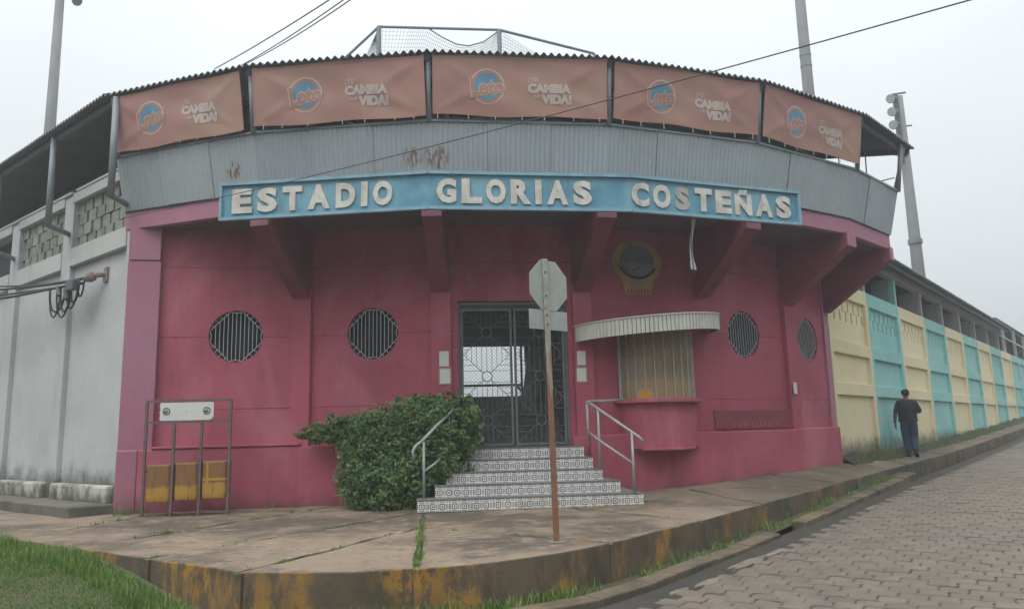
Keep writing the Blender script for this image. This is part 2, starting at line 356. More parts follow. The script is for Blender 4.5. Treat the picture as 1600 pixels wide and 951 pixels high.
def tile_mat():
    m, n, b = new_mat('patterned_step_tile'); B = NB(n)
    uv = B.node('ShaderNodeTexCoord').outputs['UV']; s = B.sep(uv)
    u = B.math('ABSOLUTE', B.math('SUBTRACT', B.math('FRACT', s[0]), .5)); v = B.math('ABSOLUTE', B.math('SUBTRACT', B.math('FRACT', s[1]), .5))
    mx = B.math('MAXIMUM', u, v); mn = B.math('MINIMUM', u, v)
    def band(x, a, e, w=.012): return B.math('MULTIPLY', B.ramp(x, a - w, a + w), B.ramp(x, e - w, e + w, 1, 0))
    dot = B.ramp(mx, .08, .10, 1, 0); r1 = band(mx, .19, .29)
    bars = B.math('MULTIPLY', band(mx, .38, .455), B.ramp(mn, .25, .28, 1, 0))
    arc = band(B.math('SQRT', B.math('ADD', B.math('POWER', B.math('SUBTRACT', u, .5), 2), B.math('POWER', B.math('SUBTRACT', v, .5), 2))), .09, .15)
    edge = B.ramp(mx, .475, .49)
    dk = B.math('MINIMUM', B.math('ADD', B.math('ADD', dot, r1), B.math('ADD', bars, B.math('ADD', B.math('MULTIPLY', arc, .8), B.math('MULTIPLY', edge, .2)))), 1)
    white = B.mix(B.ramp(B.noise(5, 5), .4, .75, 0, .6), (.83, .82, .80), (.68, .66, .62))
    c = B.mix(B.math('MULTIPLY', dk, .92), white, (.035, .035, .038))
    c = B.mix(B.ramp(B.noise(2.5, 5, .7), .55, .75, 0, .3), c, (.16, .15, .12))
    B.L(c, b.inputs['Base Color']); b.inputs['Roughness'].default_value = .35; return m
M['tile'] = tile_mat()

def banner_mat():
    m, n, b = new_mat('faded_orange_vinyl'); B = NB(n)
    c = B.mix(B.ramp(B.noise(.8, 3, .5), .35, .65), (.385, .19, .163), (.415, .25, .185))
    c = B.mix(B.ramp(B.noise(2.6, 5, .6), .5, .8, 0, .4), c, (.44, .285, .24))
    oi = B.node('ShaderNodeObjectInfo').outputs['Random']; c = B.mix(B.math('MULTIPLY', oi, .25), c, (.37, .175, .15))
    B.L(c, b.inputs['Base Color']); b.inputs['Roughness'].default_value = .6; return m
M['banner'] = banner_mat()
M['printw'] = plain('printed_white', (.56, .47, .42), .6)
M['printb'] = plain('printed_blue', (.10, .27, .38), .6)
M['printo'] = plain('printed_orange', (.45, .215, .165), .6)

def leaf_mat(name, a, b2, tr=.25):
    m, n, b = new_mat(name); B = NB(n)
    at = B.node('ShaderNodeAttribute', attribute_name='tone').outputs['Fac']
    c = B.mix(at, a, b2); c = B.mix(B.ramp(B.noise(1.6, 3), .35, .7, 0, .5), c, tuple(x * .6 for x in a))
    B.L(c, b.inputs['Base Color']); b.inputs['Roughness'].default_value = .55
    b.inputs['Subsurface Weight'].default_value = 0.0
    t = B.node('ShaderNodeBsdfTranslucent'); B.L(c, t.inputs[0]); mx = B.node('ShaderNodeMixShader'); mx.inputs[0].default_value = tr
    out = [x for x in n.nodes if x.type == 'OUTPUT_MATERIAL'][0]
    B.L(b.outputs[0], mx.inputs[1]); B.L(t.outputs[0], mx.inputs[2]); B.L(mx.outputs[0], out.inputs[0]); return m
M['leaf'] = leaf_mat('shrub_leaves', (.075, .155, .05), (.25, .38, .14))
M['grass'] = leaf_mat('grass_blades', (.085, .175, .032), (.24, .36, .08))
M['tree'] = leaf_mat('tree_leaves', (.03, .06, .03), (.07, .12, .05))
M['soil'] = paint('grassy_soil', (.06, .075, .03), (.09, .075, .045), .95, 1, 2, bump=.6)
M['bin'] = None
def bin_mat():
    m, n, b = new_mat('rusty_yellow_bin'); B = NB(n)
    z = B.sep(B.node('ShaderNodeTexCoord').outputs['Object'])[2]
    zz = B.math('ADD', z, B.ramp(B.noise(7, 4), .2, .8, -.05, .05, False))
    c = B.mix(B.ramp(zz, .2, .25), (.44, .25, .04), (.26, .13, .045))
    c = B.mix(B.ramp(B.noise(9, 5, .6, B.vscale(B.pos(), (3, 3, .5))), .5, .68, 0, .75), c, (.15, .085, .05))
    B.L(c, b.inputs['Base Color']); b.inputs['Roughness'].default_value = .7; return m
M['bin'] = bin_mat()
def booth_mat():
    m, n, b = new_mat('dusty_booth_glass'); B = NB(n)
    z = B.sep(B.pos())[2]
    c = B.mix(B.ramp(z, Z(.78), Z(.9)), (.42, .29, .13), (.27, .20, .125))
    c = B.mix(B.ramp(B.noise(22, 6, .7), .5, .62, 0, .45), c, (.36, .32, .26))
    B.L(c, b.inputs['Base Color']); b.inputs['Roughness'].default_value = .4; return m
M['boothglass'] = booth_mat()

def text_geo(txt, bold=.0, depth=0.0, res=3, shear=0.0):
    c = bpy.data.curves.new('t', 'FONT'); c.body = txt; c.size = 1.0; c.extrude = depth; c.offset = bold; c.resolution_u = res; c.shear = shear
    o = bpy.data.objects.new('t', c); col.objects.link(o); dg = bpy.context.evaluated_depsgraph_get(); dg.update()
    me = bpy.data.meshes.new_from_object(o.evaluated_get(dg)); vs = [v.co.copy() for v in me.vertices]; fs = [list(p.vertices) for p in me.polygons]
    bpy.data.objects.remove(o); bpy.data.curves.remove(c); bpy.data.meshes.remove(me)
    return vs, fs
def fit_text(txt, wd, ht, bold=.02, depth=0.0, shear=0.0):
    """flat text scaled to a width and a height, centred on 0,0"""
    vs, fs = text_geo(txt, bold, depth, shear=shear)
    x0 = min(v.x for v in vs); x1 = max(v.x for v in vs); y0 = min(v.y for v in vs); y1 = max(v.y for v in vs)
    sx = wd / (x1 - x0) if wd else ht / (y1 - y0); sy = ht / (y1 - y0)
    return [Vector(((v.x - (x0 + x1) / 2) * sx, (v.y - (y0 + y1) / 2) * sy, v.z)) for v in vs], fs

# ================================================================== GROUND
mb = MB(); mb.face([(-600, -300, -1.95), (900, -300, -1.95), (900, 900, -1.95), (-600, 900, -1.95)])
struct(obj('ground', mb, M['soil']))

# road bed: follows the street's rise
mb = MB()
svals = [-60, -30, -14] + list(range(-8, 36, 2)) + [40, 46, 52, 60, 70]
offs = [.36, 2, 4, 6.5, 9.5]
vs = []
for s in svals:
    for t in offs:
        tt = t if s > -1 else (t if t > .4 else -9)
        p = K0 + dr * s + nr * tt
        vs.append((p.x, p.y, lerp_table(ZR, s) - .011))
fs = [(i * 5 + j, i * 5 + j + 1, i * 5 + j + 6, i * 5 + j + 5) for i in range(len(svals) - 1) for j in range(4)]
mb.mesh(vs, fs)
for i in range(len(svals) - 1):       # opposite verge
    s, s2 = svals[i], svals[i + 1]; a = K0 + dr * s + nr * 9.5; b = K0 + dr * s2 + nr * 9.5; a2 = a + nr * 30; b2 = b + nr * 30
    za, zb = lerp_table(ZR, s) - .028, lerp_table(ZR, s2) - .028
    mb.face([(a.x, a.y, za), (a2.x, a2.y, za), (b2.x, b2.y, zb), (b.x, b.y, zb)])
road = struct(obj('road', mb, M['road_bed'], fix=True))

# pavers: cross rows of interlocking concrete blocks
PW, PD = .245, .205
def paver_mesh():
    n = .028; g = .0048; hw, hd = PW / 2 - g, PD / 2 - g
    # waisted hexagon-like block: two bulging and two waisted ends
    out = [(-hw, -hd), (-hw * .33, -hd - n * .4), (hw * .33, -hd + n * .4), (hw, -hd), (hw + n * .5, -hd * .3), (hw - n * .5, hd * .3), (hw, hd), (hw * .33, hd - n * .4 + .0), (-hw * .33, hd + n * .4), (-hw, hd), (-hw - n * .5, hd * .3), (-hw + n * .5, -hd * .3)]
    vs = []; N = len(out)
    for z, k in ((-.05, 1), (-.008, 1), (0, .94)): vs += [Vector((x * k, y * k, z)) for x, y in out]
    fs = [list(range(2 * N, 3 * N))]
    for a in range(2): fs += [(a * N + i, a * N + (i + 1) % N, (a + 1) * N + (i + 1) % N, (a + 1) * N + i) for i in range(N)]
    return vs, fs
pv, pf = paver_mesh(); pme = raw_mesh('paver', pv, pf, M['paver'])
cand = []
rows = int((34 + 9) / PD)
for i in range(rows):
    s = -9 + i * PD
    for j in range(48):
        t = .80 + (j + (.5 if i % 2 else 0)) * PW
        if t > 9.3: continue
        p = K0 + dr * s + nr * t; z = lerp_table(ZR, s)
        P = Vector((p.x, p.y, z))
        if P.y < 3.0: continue
        x, y = proj(P)
        if x < 500 or x > 2000 or y > 1250: continue
        if s < -1.4 and t < .8 - s * .0: pass
        dist = P.length; onscreen = (-5 < x < 1605 and y < 955)
        cand.append((dist if onscreen else dist + 100, P, s))
cand.sort(key=lambda c: c[0])
def slope_rot(s):
    dz = (lerp_table(ZR, s + .5) - lerp_table(ZR, s - .5)); yv = Vector((dr.x, dr.y, dz)).normalized(); xv = nr.normalized(); zv = xv.cross(yv).normalized()
    return basis(xv, yv, zv)
rest = MB()
for i, (d, P, s) in enumerate(cand):
    j = Vector((random.uniform(-.004, .004), random.uniform(-.004, .004), random.uniform(-.009, .005)))
    rot = slope_rot(s) @ Matrix.Rotation(random.uniform(-.025, .025), 3, 'Z') @ Matrix.Rotation(random.uniform(-.02, .02), 3, 'X') @ Matrix.Rotation(random.uniform(-.02, .02), 3, 'Y')
    if i < 300: link('paver', pme, P + j, rot, road)
    else:
        rest.mesh([rot @ v + P + j for v in pv], pf)
stuff(obj('paver_field', rest, M['paver'], road))

# side street beyond the grass is the same bed; broken concrete gutter edge along the pavers
mb = MB(); rnd = random.Random(3)
top = []; n = 80
for i in range(n + 1):
    s = -3.0 + i * (34 / n); z = lerp_table(ZR, s)
    a = K0 + dr * s + nr * .30; b = K0 + dr * s + nr * .55; c = K0 + dr * s + nr * (.86 + rnd.uniform(-.03, .03))
    top += [(a.x, a.y, z - .06), (b.x, b.y, z - .055), (c.x, c.y, z - .004)]
mb.mesh(top, [(3 * i + j, 3 * i + j + 1, 3 * i + j + 4, 3 * i + j + 3) for i in range(n) for j in (0, 1)])
gut = struct(obj('gutter', mb, paint('wet_gutter_silt', (.075, .064, .05), (.04, .036, .03), .45, 1, 2.2, bump=.6, bscale=18)))
for i in range(15):             # broken pieces of an old concrete edge
    s = rnd.choice((-1.2, -.4, .3, .9, 1.6, 2.2, 3.3, 4.2, 5.0, 6.5, 8.0, 9.5, 11, 13)) + rnd.uniform(-.3, .3); L_ = rnd.uniform(.18, .6); w_ = rnd.uniform(.03, .085); z = lerp_table(ZR, s); o_ = rnd.uniform(.66, .80)
    m_ = 9; pts = []
    for j in range(m_): an = 2 * math.pi * j / m_; kx = rnd.uniform(.7, 1.15); p = K0 + dr * (s + L_ * kx * math.cos(an)) + nr * (o_ + w_ * kx * math.sin(an)); pts.append(Vector((p.x, p.y, z - .03)))
    q = MB(); q.prism(pts, UPZ * .038); bev(obj('concrete_scrap', q, M['scrap'], gut), .008)

# low outer kerb, in blocks
def corner_pts(off):
    pts = [(-2.41, 6.83), (-1.8, 6.69), (-1.39, 6.68), (-.85, 6.80), (-.2, 7.01), (.46, 7.45), (.98, 8.03)]
    out = []
    for i, p in enumerate(pts):
        a = Vector((*pts[max(i - 1, 0)], 0)); b = Vector((*pts[min(i + 1, 6)], 0)); d = (b - a).normalized(); nn = Vector((d.y, -d.x, 0))
        out.append(Vector((*p, 0)) + nn * off)
    return out
gk = struct(link('gutter_kerb', None, K0 + Vector((0, 0, -1.6))))
LK = [(-3, -1.48), (0, -1.462), (3, -1.405), (5.6, -1.28), (7.8, -1.18), (10.4, -1.06), (12, -.98)]
path_in = corner_pts(.19)[3:]; path_out = corner_pts(.41)[3:]
pin = [(p, -1.47) for p in path_in]; pout = [(p, -1.47) for p in path_out]
s = .5
while s < 11.6:
    pin.append((K0 + dr * s + nr * .19, lerp_table(LK, s))); pout.append((K0 + dr * s + nr * .41, lerp_table(LK, s))); s += .95
for i in range(len(pin) - 1):
    (a, za), (b, zb), (c, zc), (d, zd) = pin[i], pin[i + 1], pout[i + 1], pout[i]
    if i in (7,): continue                       # a broken-out drain gap
    g = (b - a) * .008
    rr = random.uniform(-.012, .008); q = [a + g, b - g, c - g, d + g]; zz = [za + rr, zb + rr, zc + rr - .006, zd + rr - .006]
    mb = MB(); mb.mesh([Vector((p.x, p.y, z - .3)) for p, z in zip(q, zz)] + [Vector((p.x, p.y, z)) for p, z in zip(q, zz)], [(0, 1, 2, 3), (4, 5, 6, 7), (0, 1, 5, 4), (1, 2, 6, 5), (2, 3, 7, 6), (3, 0, 4, 7)])
    bev(obj('kerb_block', mb, M['lowkerb'], gk), .015)

# sidewalk slabs
walk = struct(link('sidewalk', None, Vector((0, 9, -1.6))))
Kl, c1, c2, c3, c4, c5, c6 = [(-2.41, 6.83), (-1.8, 6.69), (-1.39, 6.68), (-.86, 6.79), (-.2, 7.01), (.46, 7.45), (.96, 8.0)]
T, T2 = (-1.17, 9.65), (-1.36, 11.5)
def ks(s, t): p = K0 + dr * s - nr * t; return (p.x, p.y)
def lw(u, off): p = V0 + dl * u + nl * off; return (p.x, p.y)
slabs = [
    [Kl, c1, c2, c3, T], [c3, c4, c5, c6, T],
    [(-3.62, 7.73), Kl, T, T2], [(-4.81, 8.59), (-3.62, 7.73), T2, (-1.36, 13.0), (-2.9, 13.0)],
    [(-6.1, 9.53), (-4.81, 8.59), (-2.9, 13.0), (-5.4, 13.0)],
    [lw(1.4, 2.09), (-6.1, 9.53), (-5.4, 13.0), (-6.3, 12.6), lw(.05, .70)], [lw(3.6, 2.09), lw(1.4, 2.09), lw(.05, .72), lw(3.0, .72)],
    [lw(6.2, 2.09), lw(3.6, 2.09), lw(3.0, .72), lw(6.2, .72)], [lw(14, 2.09), lw(6.2, 2.09), lw(6.2, .72), lw(14, .72)],
    [T, c6, ks(1.98, 0), (.72, 11.5), T2], [T2, (.72, 11.5), (.72, 13.2), (-1.36, 13.0)],
    [ks(1.98, 0), ks(3.9, 0), (2.75, 13.6), (.72, 13.2), (.72, 11.5)], [ks(3.9, 0), ks(6.2, 0), ks(6.4, 2.3), ks(4.6, 2.6), (2.75, 13.6)],
]
sv = [6.2, 8.4, 10.8, 13.5, 16.5, 19.5, 23, 27, 31, 36, 42, 50, 62]
for a, b in zip(sv, sv[1:]):
    m_ = (a + b) / 2
    if b < 28: slabs += [[ks(a, 0), ks(m_, 0), ks(m_, 2.1), ks(a, 2.1)], [ks(m_, 0), ks(b, 0), ks(b, 2.1), ks(m_, 2.1)]]
    else: slabs.append([ks(a, 0), ks(b, 0), ks(b, 2.1), ks(a, 2.1)])
rnd = random.Random(11)
for poly in slabs:
    P = [Vector((x, y, 0)) for x, y in poly]; c = sum(P, Vector()) / len(P); tops = []
    # subdivide edges for an uneven rim
    Q = []
    for a, b in zip(P, P[1:] + P[:1]):
        k = max(1, int((b - a).length / .28))
        for i in range(k): Q.append(a.lerp(b, i / k))
    for p in Q:
        d = (c - p); L = d.length; q = p + d * (random.uniform(.026, .052) / L)
        s_, t_ = st(q.x, q.y); tops.append(Vector((q.x, q.y, g_walk(q.x, q.y) + rnd.uniform(-.009, .006))))
    n = len(tops); zc = sum(q.z for q in tops) / n
    cc = Vector((c.x, c.y, g_walk(c.x, c.y)))
    mb = MB(); mb.mesh([q - Vector((0, 0, .55)) for q in tops] + tops + [cc], [(i, (i + 1) % n, n + (i + 1) % n, n + i) for i in range(n)] + [(n + i, n + (i + 1) % n, 2 * n) for i in range(n)])
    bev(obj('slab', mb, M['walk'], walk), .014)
# soil in the joints, a touch lower than the slabs
mb = MB(); fill = [lw(14, 2.05), (-6.05, 9.62), (-2.4, 6.93), (-1.4, 6.76), (-.2, 7.08), (.42, 7.52), (.94, 8.1)]
prev = None
pts = [Vector((x, y, -1.138)) for x, y in fill] + [Vector((3, 13.6, -1.138)), Vector((-6, 13.0, -1.138)), Vector((*lw(14, .6), -1.138))]
mb.face(pts)
for a, b in zip(range(0, 60, 2), range(2, 62, 2)):
    q = [ks(a, .05), ks(b, .05), ks(b, 2.1), ks(a, 2.1)]; mb.face([Vector((x, y, g_walk(x, y) - .035)) for x, y in q])
struct(obj('joint_soil', mb, M['soil'], walk))
for a, b in ((c3, T), (Kl, T), (c6, T), ((-3.62, 7.73), T2), ((-4.81, 8.59), (-2.9, 13.0)), (ks(1.98, 0), (.72, 11.5)), (ks(3.9, 0), (2.75, 13.6))):
    a = Vector((*a, -1.36)); b = Vector((*b, -1.36)); d = (b - a).normalized(); mb = MB(); mb.bar(a + d * .018, a + d * .5, .07, .45); obj('joint_mortar', mb, M['walk'], walk)

# raised walk by the white wall
mb = MB(); P = [lw(-.12, 0.0), lw(.08, .70), lw(14, .70), lw(14, 0.0)]
mb.prism([Vector((x, y, -1.4)) for x, y in P], (0, 0, .43)); bev(struct(obj('raised_walk', mb, paint('mossy_concrete', (.17, .155, .125), (.085, .085, .065), .95, 1, 1.6, bump=.5, bscale=25))), .02)
# verge under the grass
def verge_z(u, off):
    k = max(0, min(1, (u + 7.0) / 2.8)); k = k * k * (3 - 2 * k)
    return -1.50 + k * (.31 - .19 * max(0, min(1, (off - 2.1) / 1.5)))
mb = MB(); vu = [-7 + .5 * i for i in range(43)]; vo = [2.04, 2.3, 2.6, 2.9, 3.2, 3.5, 3.75, 3.95]
mb.mesh([Vector((*lw(u, o_ if o_ < 2.1 or u > -3 else min(o_, 2.62 + max(0, u + 6.6) * .36)), verge_z(u, o_) - (.2 if o_ > 3.9 else 0))) for u in vu for o_ in vo], [(i * 8 + j, i * 8 + j + 1, i * 8 + j + 9, i * 8 + j + 8) for i in range(42) for j in range(7)])
struct(obj('verge', mb, M['soil'], smooth=True))

# ================================================================== STADIUM FRONT
bld = thing('stadium_building', Vector((0, 15, -1.2)), 'curved pink stadium entrance building with corrugated parapet and overhanging roof', 'building')
A1 = V(1, RW)
def frame(A, B):
    x = (B - A); x.z = 0; L = x.length; x.normalize(); return x, Vector((x.y, -x.x, 0)), L      # along, outward, length
UPZ = Vector((0, 0, 1))
facets = {}
pts_wall = [V0] + [V(k, RW) for k in range(1, 6)] + [FR]
for k in range(6):
    facets[k] = (pts_wall[k], *frame(pts_wall[k], pts_wall[k + 1]))
def fp(k, u, z, out=0.0):
    A, x, o, L = facets[k]; return Vector((A.x, A.y, 0)) + x * u + o * out + UPZ * z
PORT = {0: (1.71, 1.70), 1: (1.22, 1.70), 4: (1.12, 1.71), 5: (.86, 1.72)}
PR = .44
ZB, ZT = -1.35, 3.53
for k in range(6):
    A, x, o, L = facets[k]; mb = MB()
    if k in PORT:
        pu, pz = PORT[k]; n = 48; ring = []; rect = []
        for i in range(n):
            a = 2 * math.pi * (i + .5) / n; c, s = math.cos(a), math.sin(a)
            ring.append((pu + PR * c, pz + PR * s))
            tx = ((L - pu) if c > 0 else pu) / max(abs(c), 1e-6); tz = ((ZT - pz) if s > 0 else (pz - ZB)) / max(abs(s), 1e-6); t = min(tx, tz)
            rect.append([pu + t * c, pz + t * s])
        for cu, cz in ((0, ZB), (L, ZB), (L, ZT), (0, ZT)):       # snap nearest to corners
            j = min(range(n), key=lambda i: (rect[i][0] - cu) ** 2 + (rect[i][1] - cz) ** 2); rect[j] = [cu, cz]
        vs = [fp(k, *p) for p in ring] + [fp(k, *p) for p in rect] + [fp(k, p[0], p[1], -.2) for p in ring]
        fs = [(i, (i + 1) % n, n + (i + 1) % n, n + i) for i in range(n)] + [(i, (i + 1) % n, 2 * n + (i + 1) % n, 2 * n + i) for i in range(n)]
        mb.mesh(vs, fs)
        obj('wall_panel', mb, M['pink'], bld, fix=False)
        # the round window: rim, pane painted dark for the unlit room behind, bar grille
        wn = link('porthole_window', None, fp(k, pu, pz - PR, 0), None, bld)
        r = MB(); r.ring(fp(k, pu, pz, -.15), x, UPZ, PR - .02, PR - .002, o * .06); obj('rim', r, M['steeldark'], wn)
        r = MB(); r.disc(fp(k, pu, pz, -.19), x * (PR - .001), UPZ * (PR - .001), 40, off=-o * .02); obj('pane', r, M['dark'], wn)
        gm = MB()
        q = PR * .97
        def P(a, b): return fp(k, pu + a, pz + b, -.025)
        # eight-sided grille frame with bowed sides
        dia = [(-.10, q * .98), (.0, q * .93), (.10, q * .98), (q * .98, .10), (q * .93, 0), (q * .98, -.10), (.10, -q * .98), (0, -q * .93), (-.10, -q * .98), (-q * .98, -.10), (-q * .93, 0), (-q * .98, .10)]
        for a, b in zip(dia, dia[1:] + dia[:1]): gm.bar(P(*a), P(*b), .010, .010, o)
        nb = 11
        for i in range(nb):
            a = -q * .78 + i * (q * 1.56) / (nb - 1); h = (.10 + q * .98 - abs(a)) if abs(a) > .1 else q * .95
            gm.bar(P(a, -h), P(a, h), .009, .009, o)
        for sx in (-1, 1):
            for sy in (-1, 1):
                for t in (.2, .4, .6, .8):
                    e = Vector((.10 + (q * .98 - .10) * t, q * .98 + (.10 - q * .98) * t)); f2 = e.normalized() * (PR * .99)
                    gm.bar(P(sx * e.x, sy * e.y), P(sx * f2.x, sy * f2.y), .009, .009, o)
        obj('grille', gm, M['bar'], wn)
    elif k == 2:
        for (u0, u1, z0, z1) in ((0, .28, ZB, ZT), (2.15, L, ZB, ZT), (.28, 2.15, 2.2, ZT), (.28, 2.15, ZB, -.26)):
            mb.prism([fp(k, u0, z0), fp(k, u1, z0), fp(k, u1, z1), fp(k, u0, z1)], -o * .22)
        obj('wall_panel', mb, M['pink'], bld)
    else:
        mb.prism([fp(k, 0, ZB), fp(k, L, ZB), fp(k, L, ZT), fp(k, 0, ZT)], -o * .2); obj('wall_panel', mb, M['pink'], bld)
    # scored joints
    for z in (.49, 1.69, 2.87):
        spans = [(0, L)]
        if k in PORT and abs(z - PORT[k][1]) < PR: spans = [(0, PORT[k][0] - PR), (PORT[k][0] + PR, L)]
        if k == 2: spans = [(0, .27), (2.16, L)] if z < 2.2 else [(0, L)]
        if k == 3 and z < 2.2: continue
        for a, b in spans:
            j = MB(); j.box(fp(k, (a + b) / 2, z, .0), x * (b - a) / 2, o * .003, UPZ * .006); obj('joint', j, M['pinkline'], bld)
# pilasters
for k in (1, 2, 3, 5):
    P = V(k, RW); rad = (P - Vector((CX, CY, 0))).normalized(); tan = Vector((-rad.y, rad.x, 0))
    mb = MB(); mb.box(P + UPZ * ((2.5 - 1.3) / 2) + rad * .0, tan * .17, rad * .075, UPZ * ((2.5 + 1.3) / 2)); bev(obj('pilaster', mb, M['pink'], bld), .01)
mb = MB(); mb.box(fp(0, .24, 1.36, .03), facets[0][1] * .26, facets[0][2] * .09, UPZ * 1.595); bev(obj('pilaster', mb, M['pinkfade'], bld), .012)
mb = MB(); mb.box(fp(0, .24, 3.235, .05), facets[0][1] * .25, facets[0][2] * .09, UPZ * .272); bev(obj('pilaster_cap', mb, M['pinkfade'], bld), .01)
mb = MB(); mb.box(fp(5, facets[5][3] - .09, 1.1, .0), facets[5][1] * .1, facets[5][2] * .05, UPZ * 2.4); bev(obj('pilaster', mb, M['pinkfade'], bld), .01)
# plinth runs
def plinth(k, u0, u1, out, z1, z0=-1.35, mat='pink'):
    A, x, o, L = facets[k]; mb = MB(); mb.prism([fp(k, u0, z0, -.02), fp(k, u1, z0, -.02), fp(k, u1, z0, out), fp(k, u0, z0, out)], UPZ * (z1 - z0)); return bev(obj('plinth', mb, M[mat], bld), .02)
plinth(0, .30, facets[0][3], .16, -.14); plinth(0, -.02, .297, .16, -.14, mat='pinkfade'); plinth(1, .0, facets[1][3] - .15, .16, -.15)
mb = MB(); A, x, o, L = facets[0]; mb.box(fp(0, L / 2 + .25, -.115, .09), x * (L / 2 - .25), o * .09, UPZ * .02); bev(obj('ledge', mb, M['pink'], bld), .01)
plinth(2, 2.16, facets[2][3] + .02, .10, -.1); plinth(5, -.10, facets[5][3] - .03, .13, -.07)
mb = MB(); mb.prism([fp(3, 0, -1.35, -.02), fp(3, 0, -1.35, .2), fp(3, facets[3][3] + .022, -1.35, .2), fp(4, facets[4][3] - .02, -1.35, .2), fp(4, facets[4][3] - .02, -1.35, -.02), fp(3, facets[3][3], -1.35, -.02)], UPZ * 1.265); bev(obj('plinth', mb, M['pink'], bld), .02)
# louvred vent low in the fifth facet
vt = link('vent', None, fp(4, 1.12, -.05, .0), None, bld); A, x, o, L = facets[4]
r = MB(); r.box(fp(4, 1.16, .115, .01), x * 1.0, o * .012, UPZ * .17); obj('backing', r, paint('vent_shade', (.25, .06, .085)), vt)
for i in range(26):
    r = MB(); r.box(fp(4, .20 + i * .077, .02, .028), x * .016, o * .012, UPZ * .055); obj('slat', r, M['pink'], vt)
# overhang: soffit slab, cantilever beams, fascia
KE = 5.747
ks_ = [0, 1, 2, 3, 4, 5, KE]
for a, b in zip(ks_, ks_[1:]):
    mb = MB(); q = [V(a, 12.05, 3.52), V(b, 12.05, 3.52), V(b, 9.2, 3.52), V(a, 9.2, 3.52)]
    if a == 0: q[3] = V0 - nl * 2.8 + UPZ * 3.52
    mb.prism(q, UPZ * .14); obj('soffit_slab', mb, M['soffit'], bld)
    A, B = V(a, 12.06), V(b, 12.06); x, o, L = frame(A, B); mb = MB()
    mb.prism([A + UPZ * 3.505 , B + UPZ * 3.505, B + UPZ * 3.835, A + UPZ * 3.835], -o * .12); bev(obj('fascia', mb, M['pinkfade'], bld), .008)
for k in (1, 2, 3, 4, 5, KE - .03):
    rad = (V(k, 1) - Vector((CX, CY, 0))).normalized(); tan = Vector((-rad.y, rad.x, 0)); C = Vector((CX, CY, 0)); hw = .15 if k < 5.5 else .10
    prof = [(RW - .1, 2.36), (RW + .12, 2.345), (12.075, 3.263), (12.075, 3.53), (RW - .1, 3.53)]
    mb = MB(); mb.prism([C + rad * r + UPZ * z - tan * hw for r, z in prof], tan * hw * 2); b_ = bev(obj('cantilever_beam', mb, M['pinkshade'], bld), .012)
    mb = MB(); mb.box(C + rad * 12.085 + UPZ * 3.40, tan * (hw + .004), rad * .012, UPZ * .135); obj('beam_end', mb, M['pinkfade'], b_)
# corrugated parapet, sheet by sheet
def corr_sheet(A0, B0, A1_, B1_, o, per=.076, amp=.009, seg=6, thick=False):
    """wavy sheet between bottom edge A0-B0 and top edge A1-B1"""
    L = (B0 - A0).length; n = max(6, int(L / per * seg)); vs = []
    for i in range(n + 1):
        t = i / n; h = amp * math.sin(2 * math.pi * t * L / per)
        vs += [A0.lerp(B0, t) + o * h, A1_.lerp(B1_, t) + o * h]
    return vs, [(2 * i, 2 * i + 2, 2 * i + 3, 2 * i + 1) for i in range(n)]
rnd = random.Random(5)
for a, b in zip(ks_, ks_[1:]):
    A0, B0, At, Bt = V(a, 12.09, 3.815), V(b, 12.09, 3.815), V(a, 12.30, 4.69), V(b, 12.30, 4.69); x, o, L = frame(V(a, 12.3), V(b, 12.3))
    ns = max(2, round(L / .80))
    for i in range(ns):
        t0, t1 = i / ns, (i + 1) / ns; lap = .012 if i % 2 else 0; e = .012
        vs, fs = corr_sheet(A0.lerp(B0, max(0, t0 - e)) + o * lap, A0.lerp(B0, min(1, t1 + e)) + o * lap, At.lerp(Bt, max(0, t0 - e)) + o * lap, At.lerp(Bt, min(1, t1 + e)) + o * lap, o)
        dz = rnd.uniform(-.008, .008); mb = MB(); mb.mesh([v + UPZ * dz for v in vs], fs); s_ = obj('corrugated_sheet', mb, M['zinc'], bld, smooth=True, fix=False)
    mb = MB(); mb.bar(At + UPZ * .012 + o * .01, Bt + UPZ * .012 + o * .01, .05, .035); obj('parapet_rail', mb, M['steel'], bld)
    mb = MB(); mb.bar(A0 + UPZ * .0 - o * .04, B0 - o * .04, .04, .05); obj('parapet_sill', mb, M['steeldark'], bld)
# posts that carry the roof edge, behind the banners
for k in (0.03, 1, 2, 3, 4, 5, KE - .01):
    mb = MB(); mb.tube([V(k, 12.33, 4.68), V(k, 12.47, 5.66)], .042, 10); obj('roof_post', mb, M['steel'], bld, smooth=True)
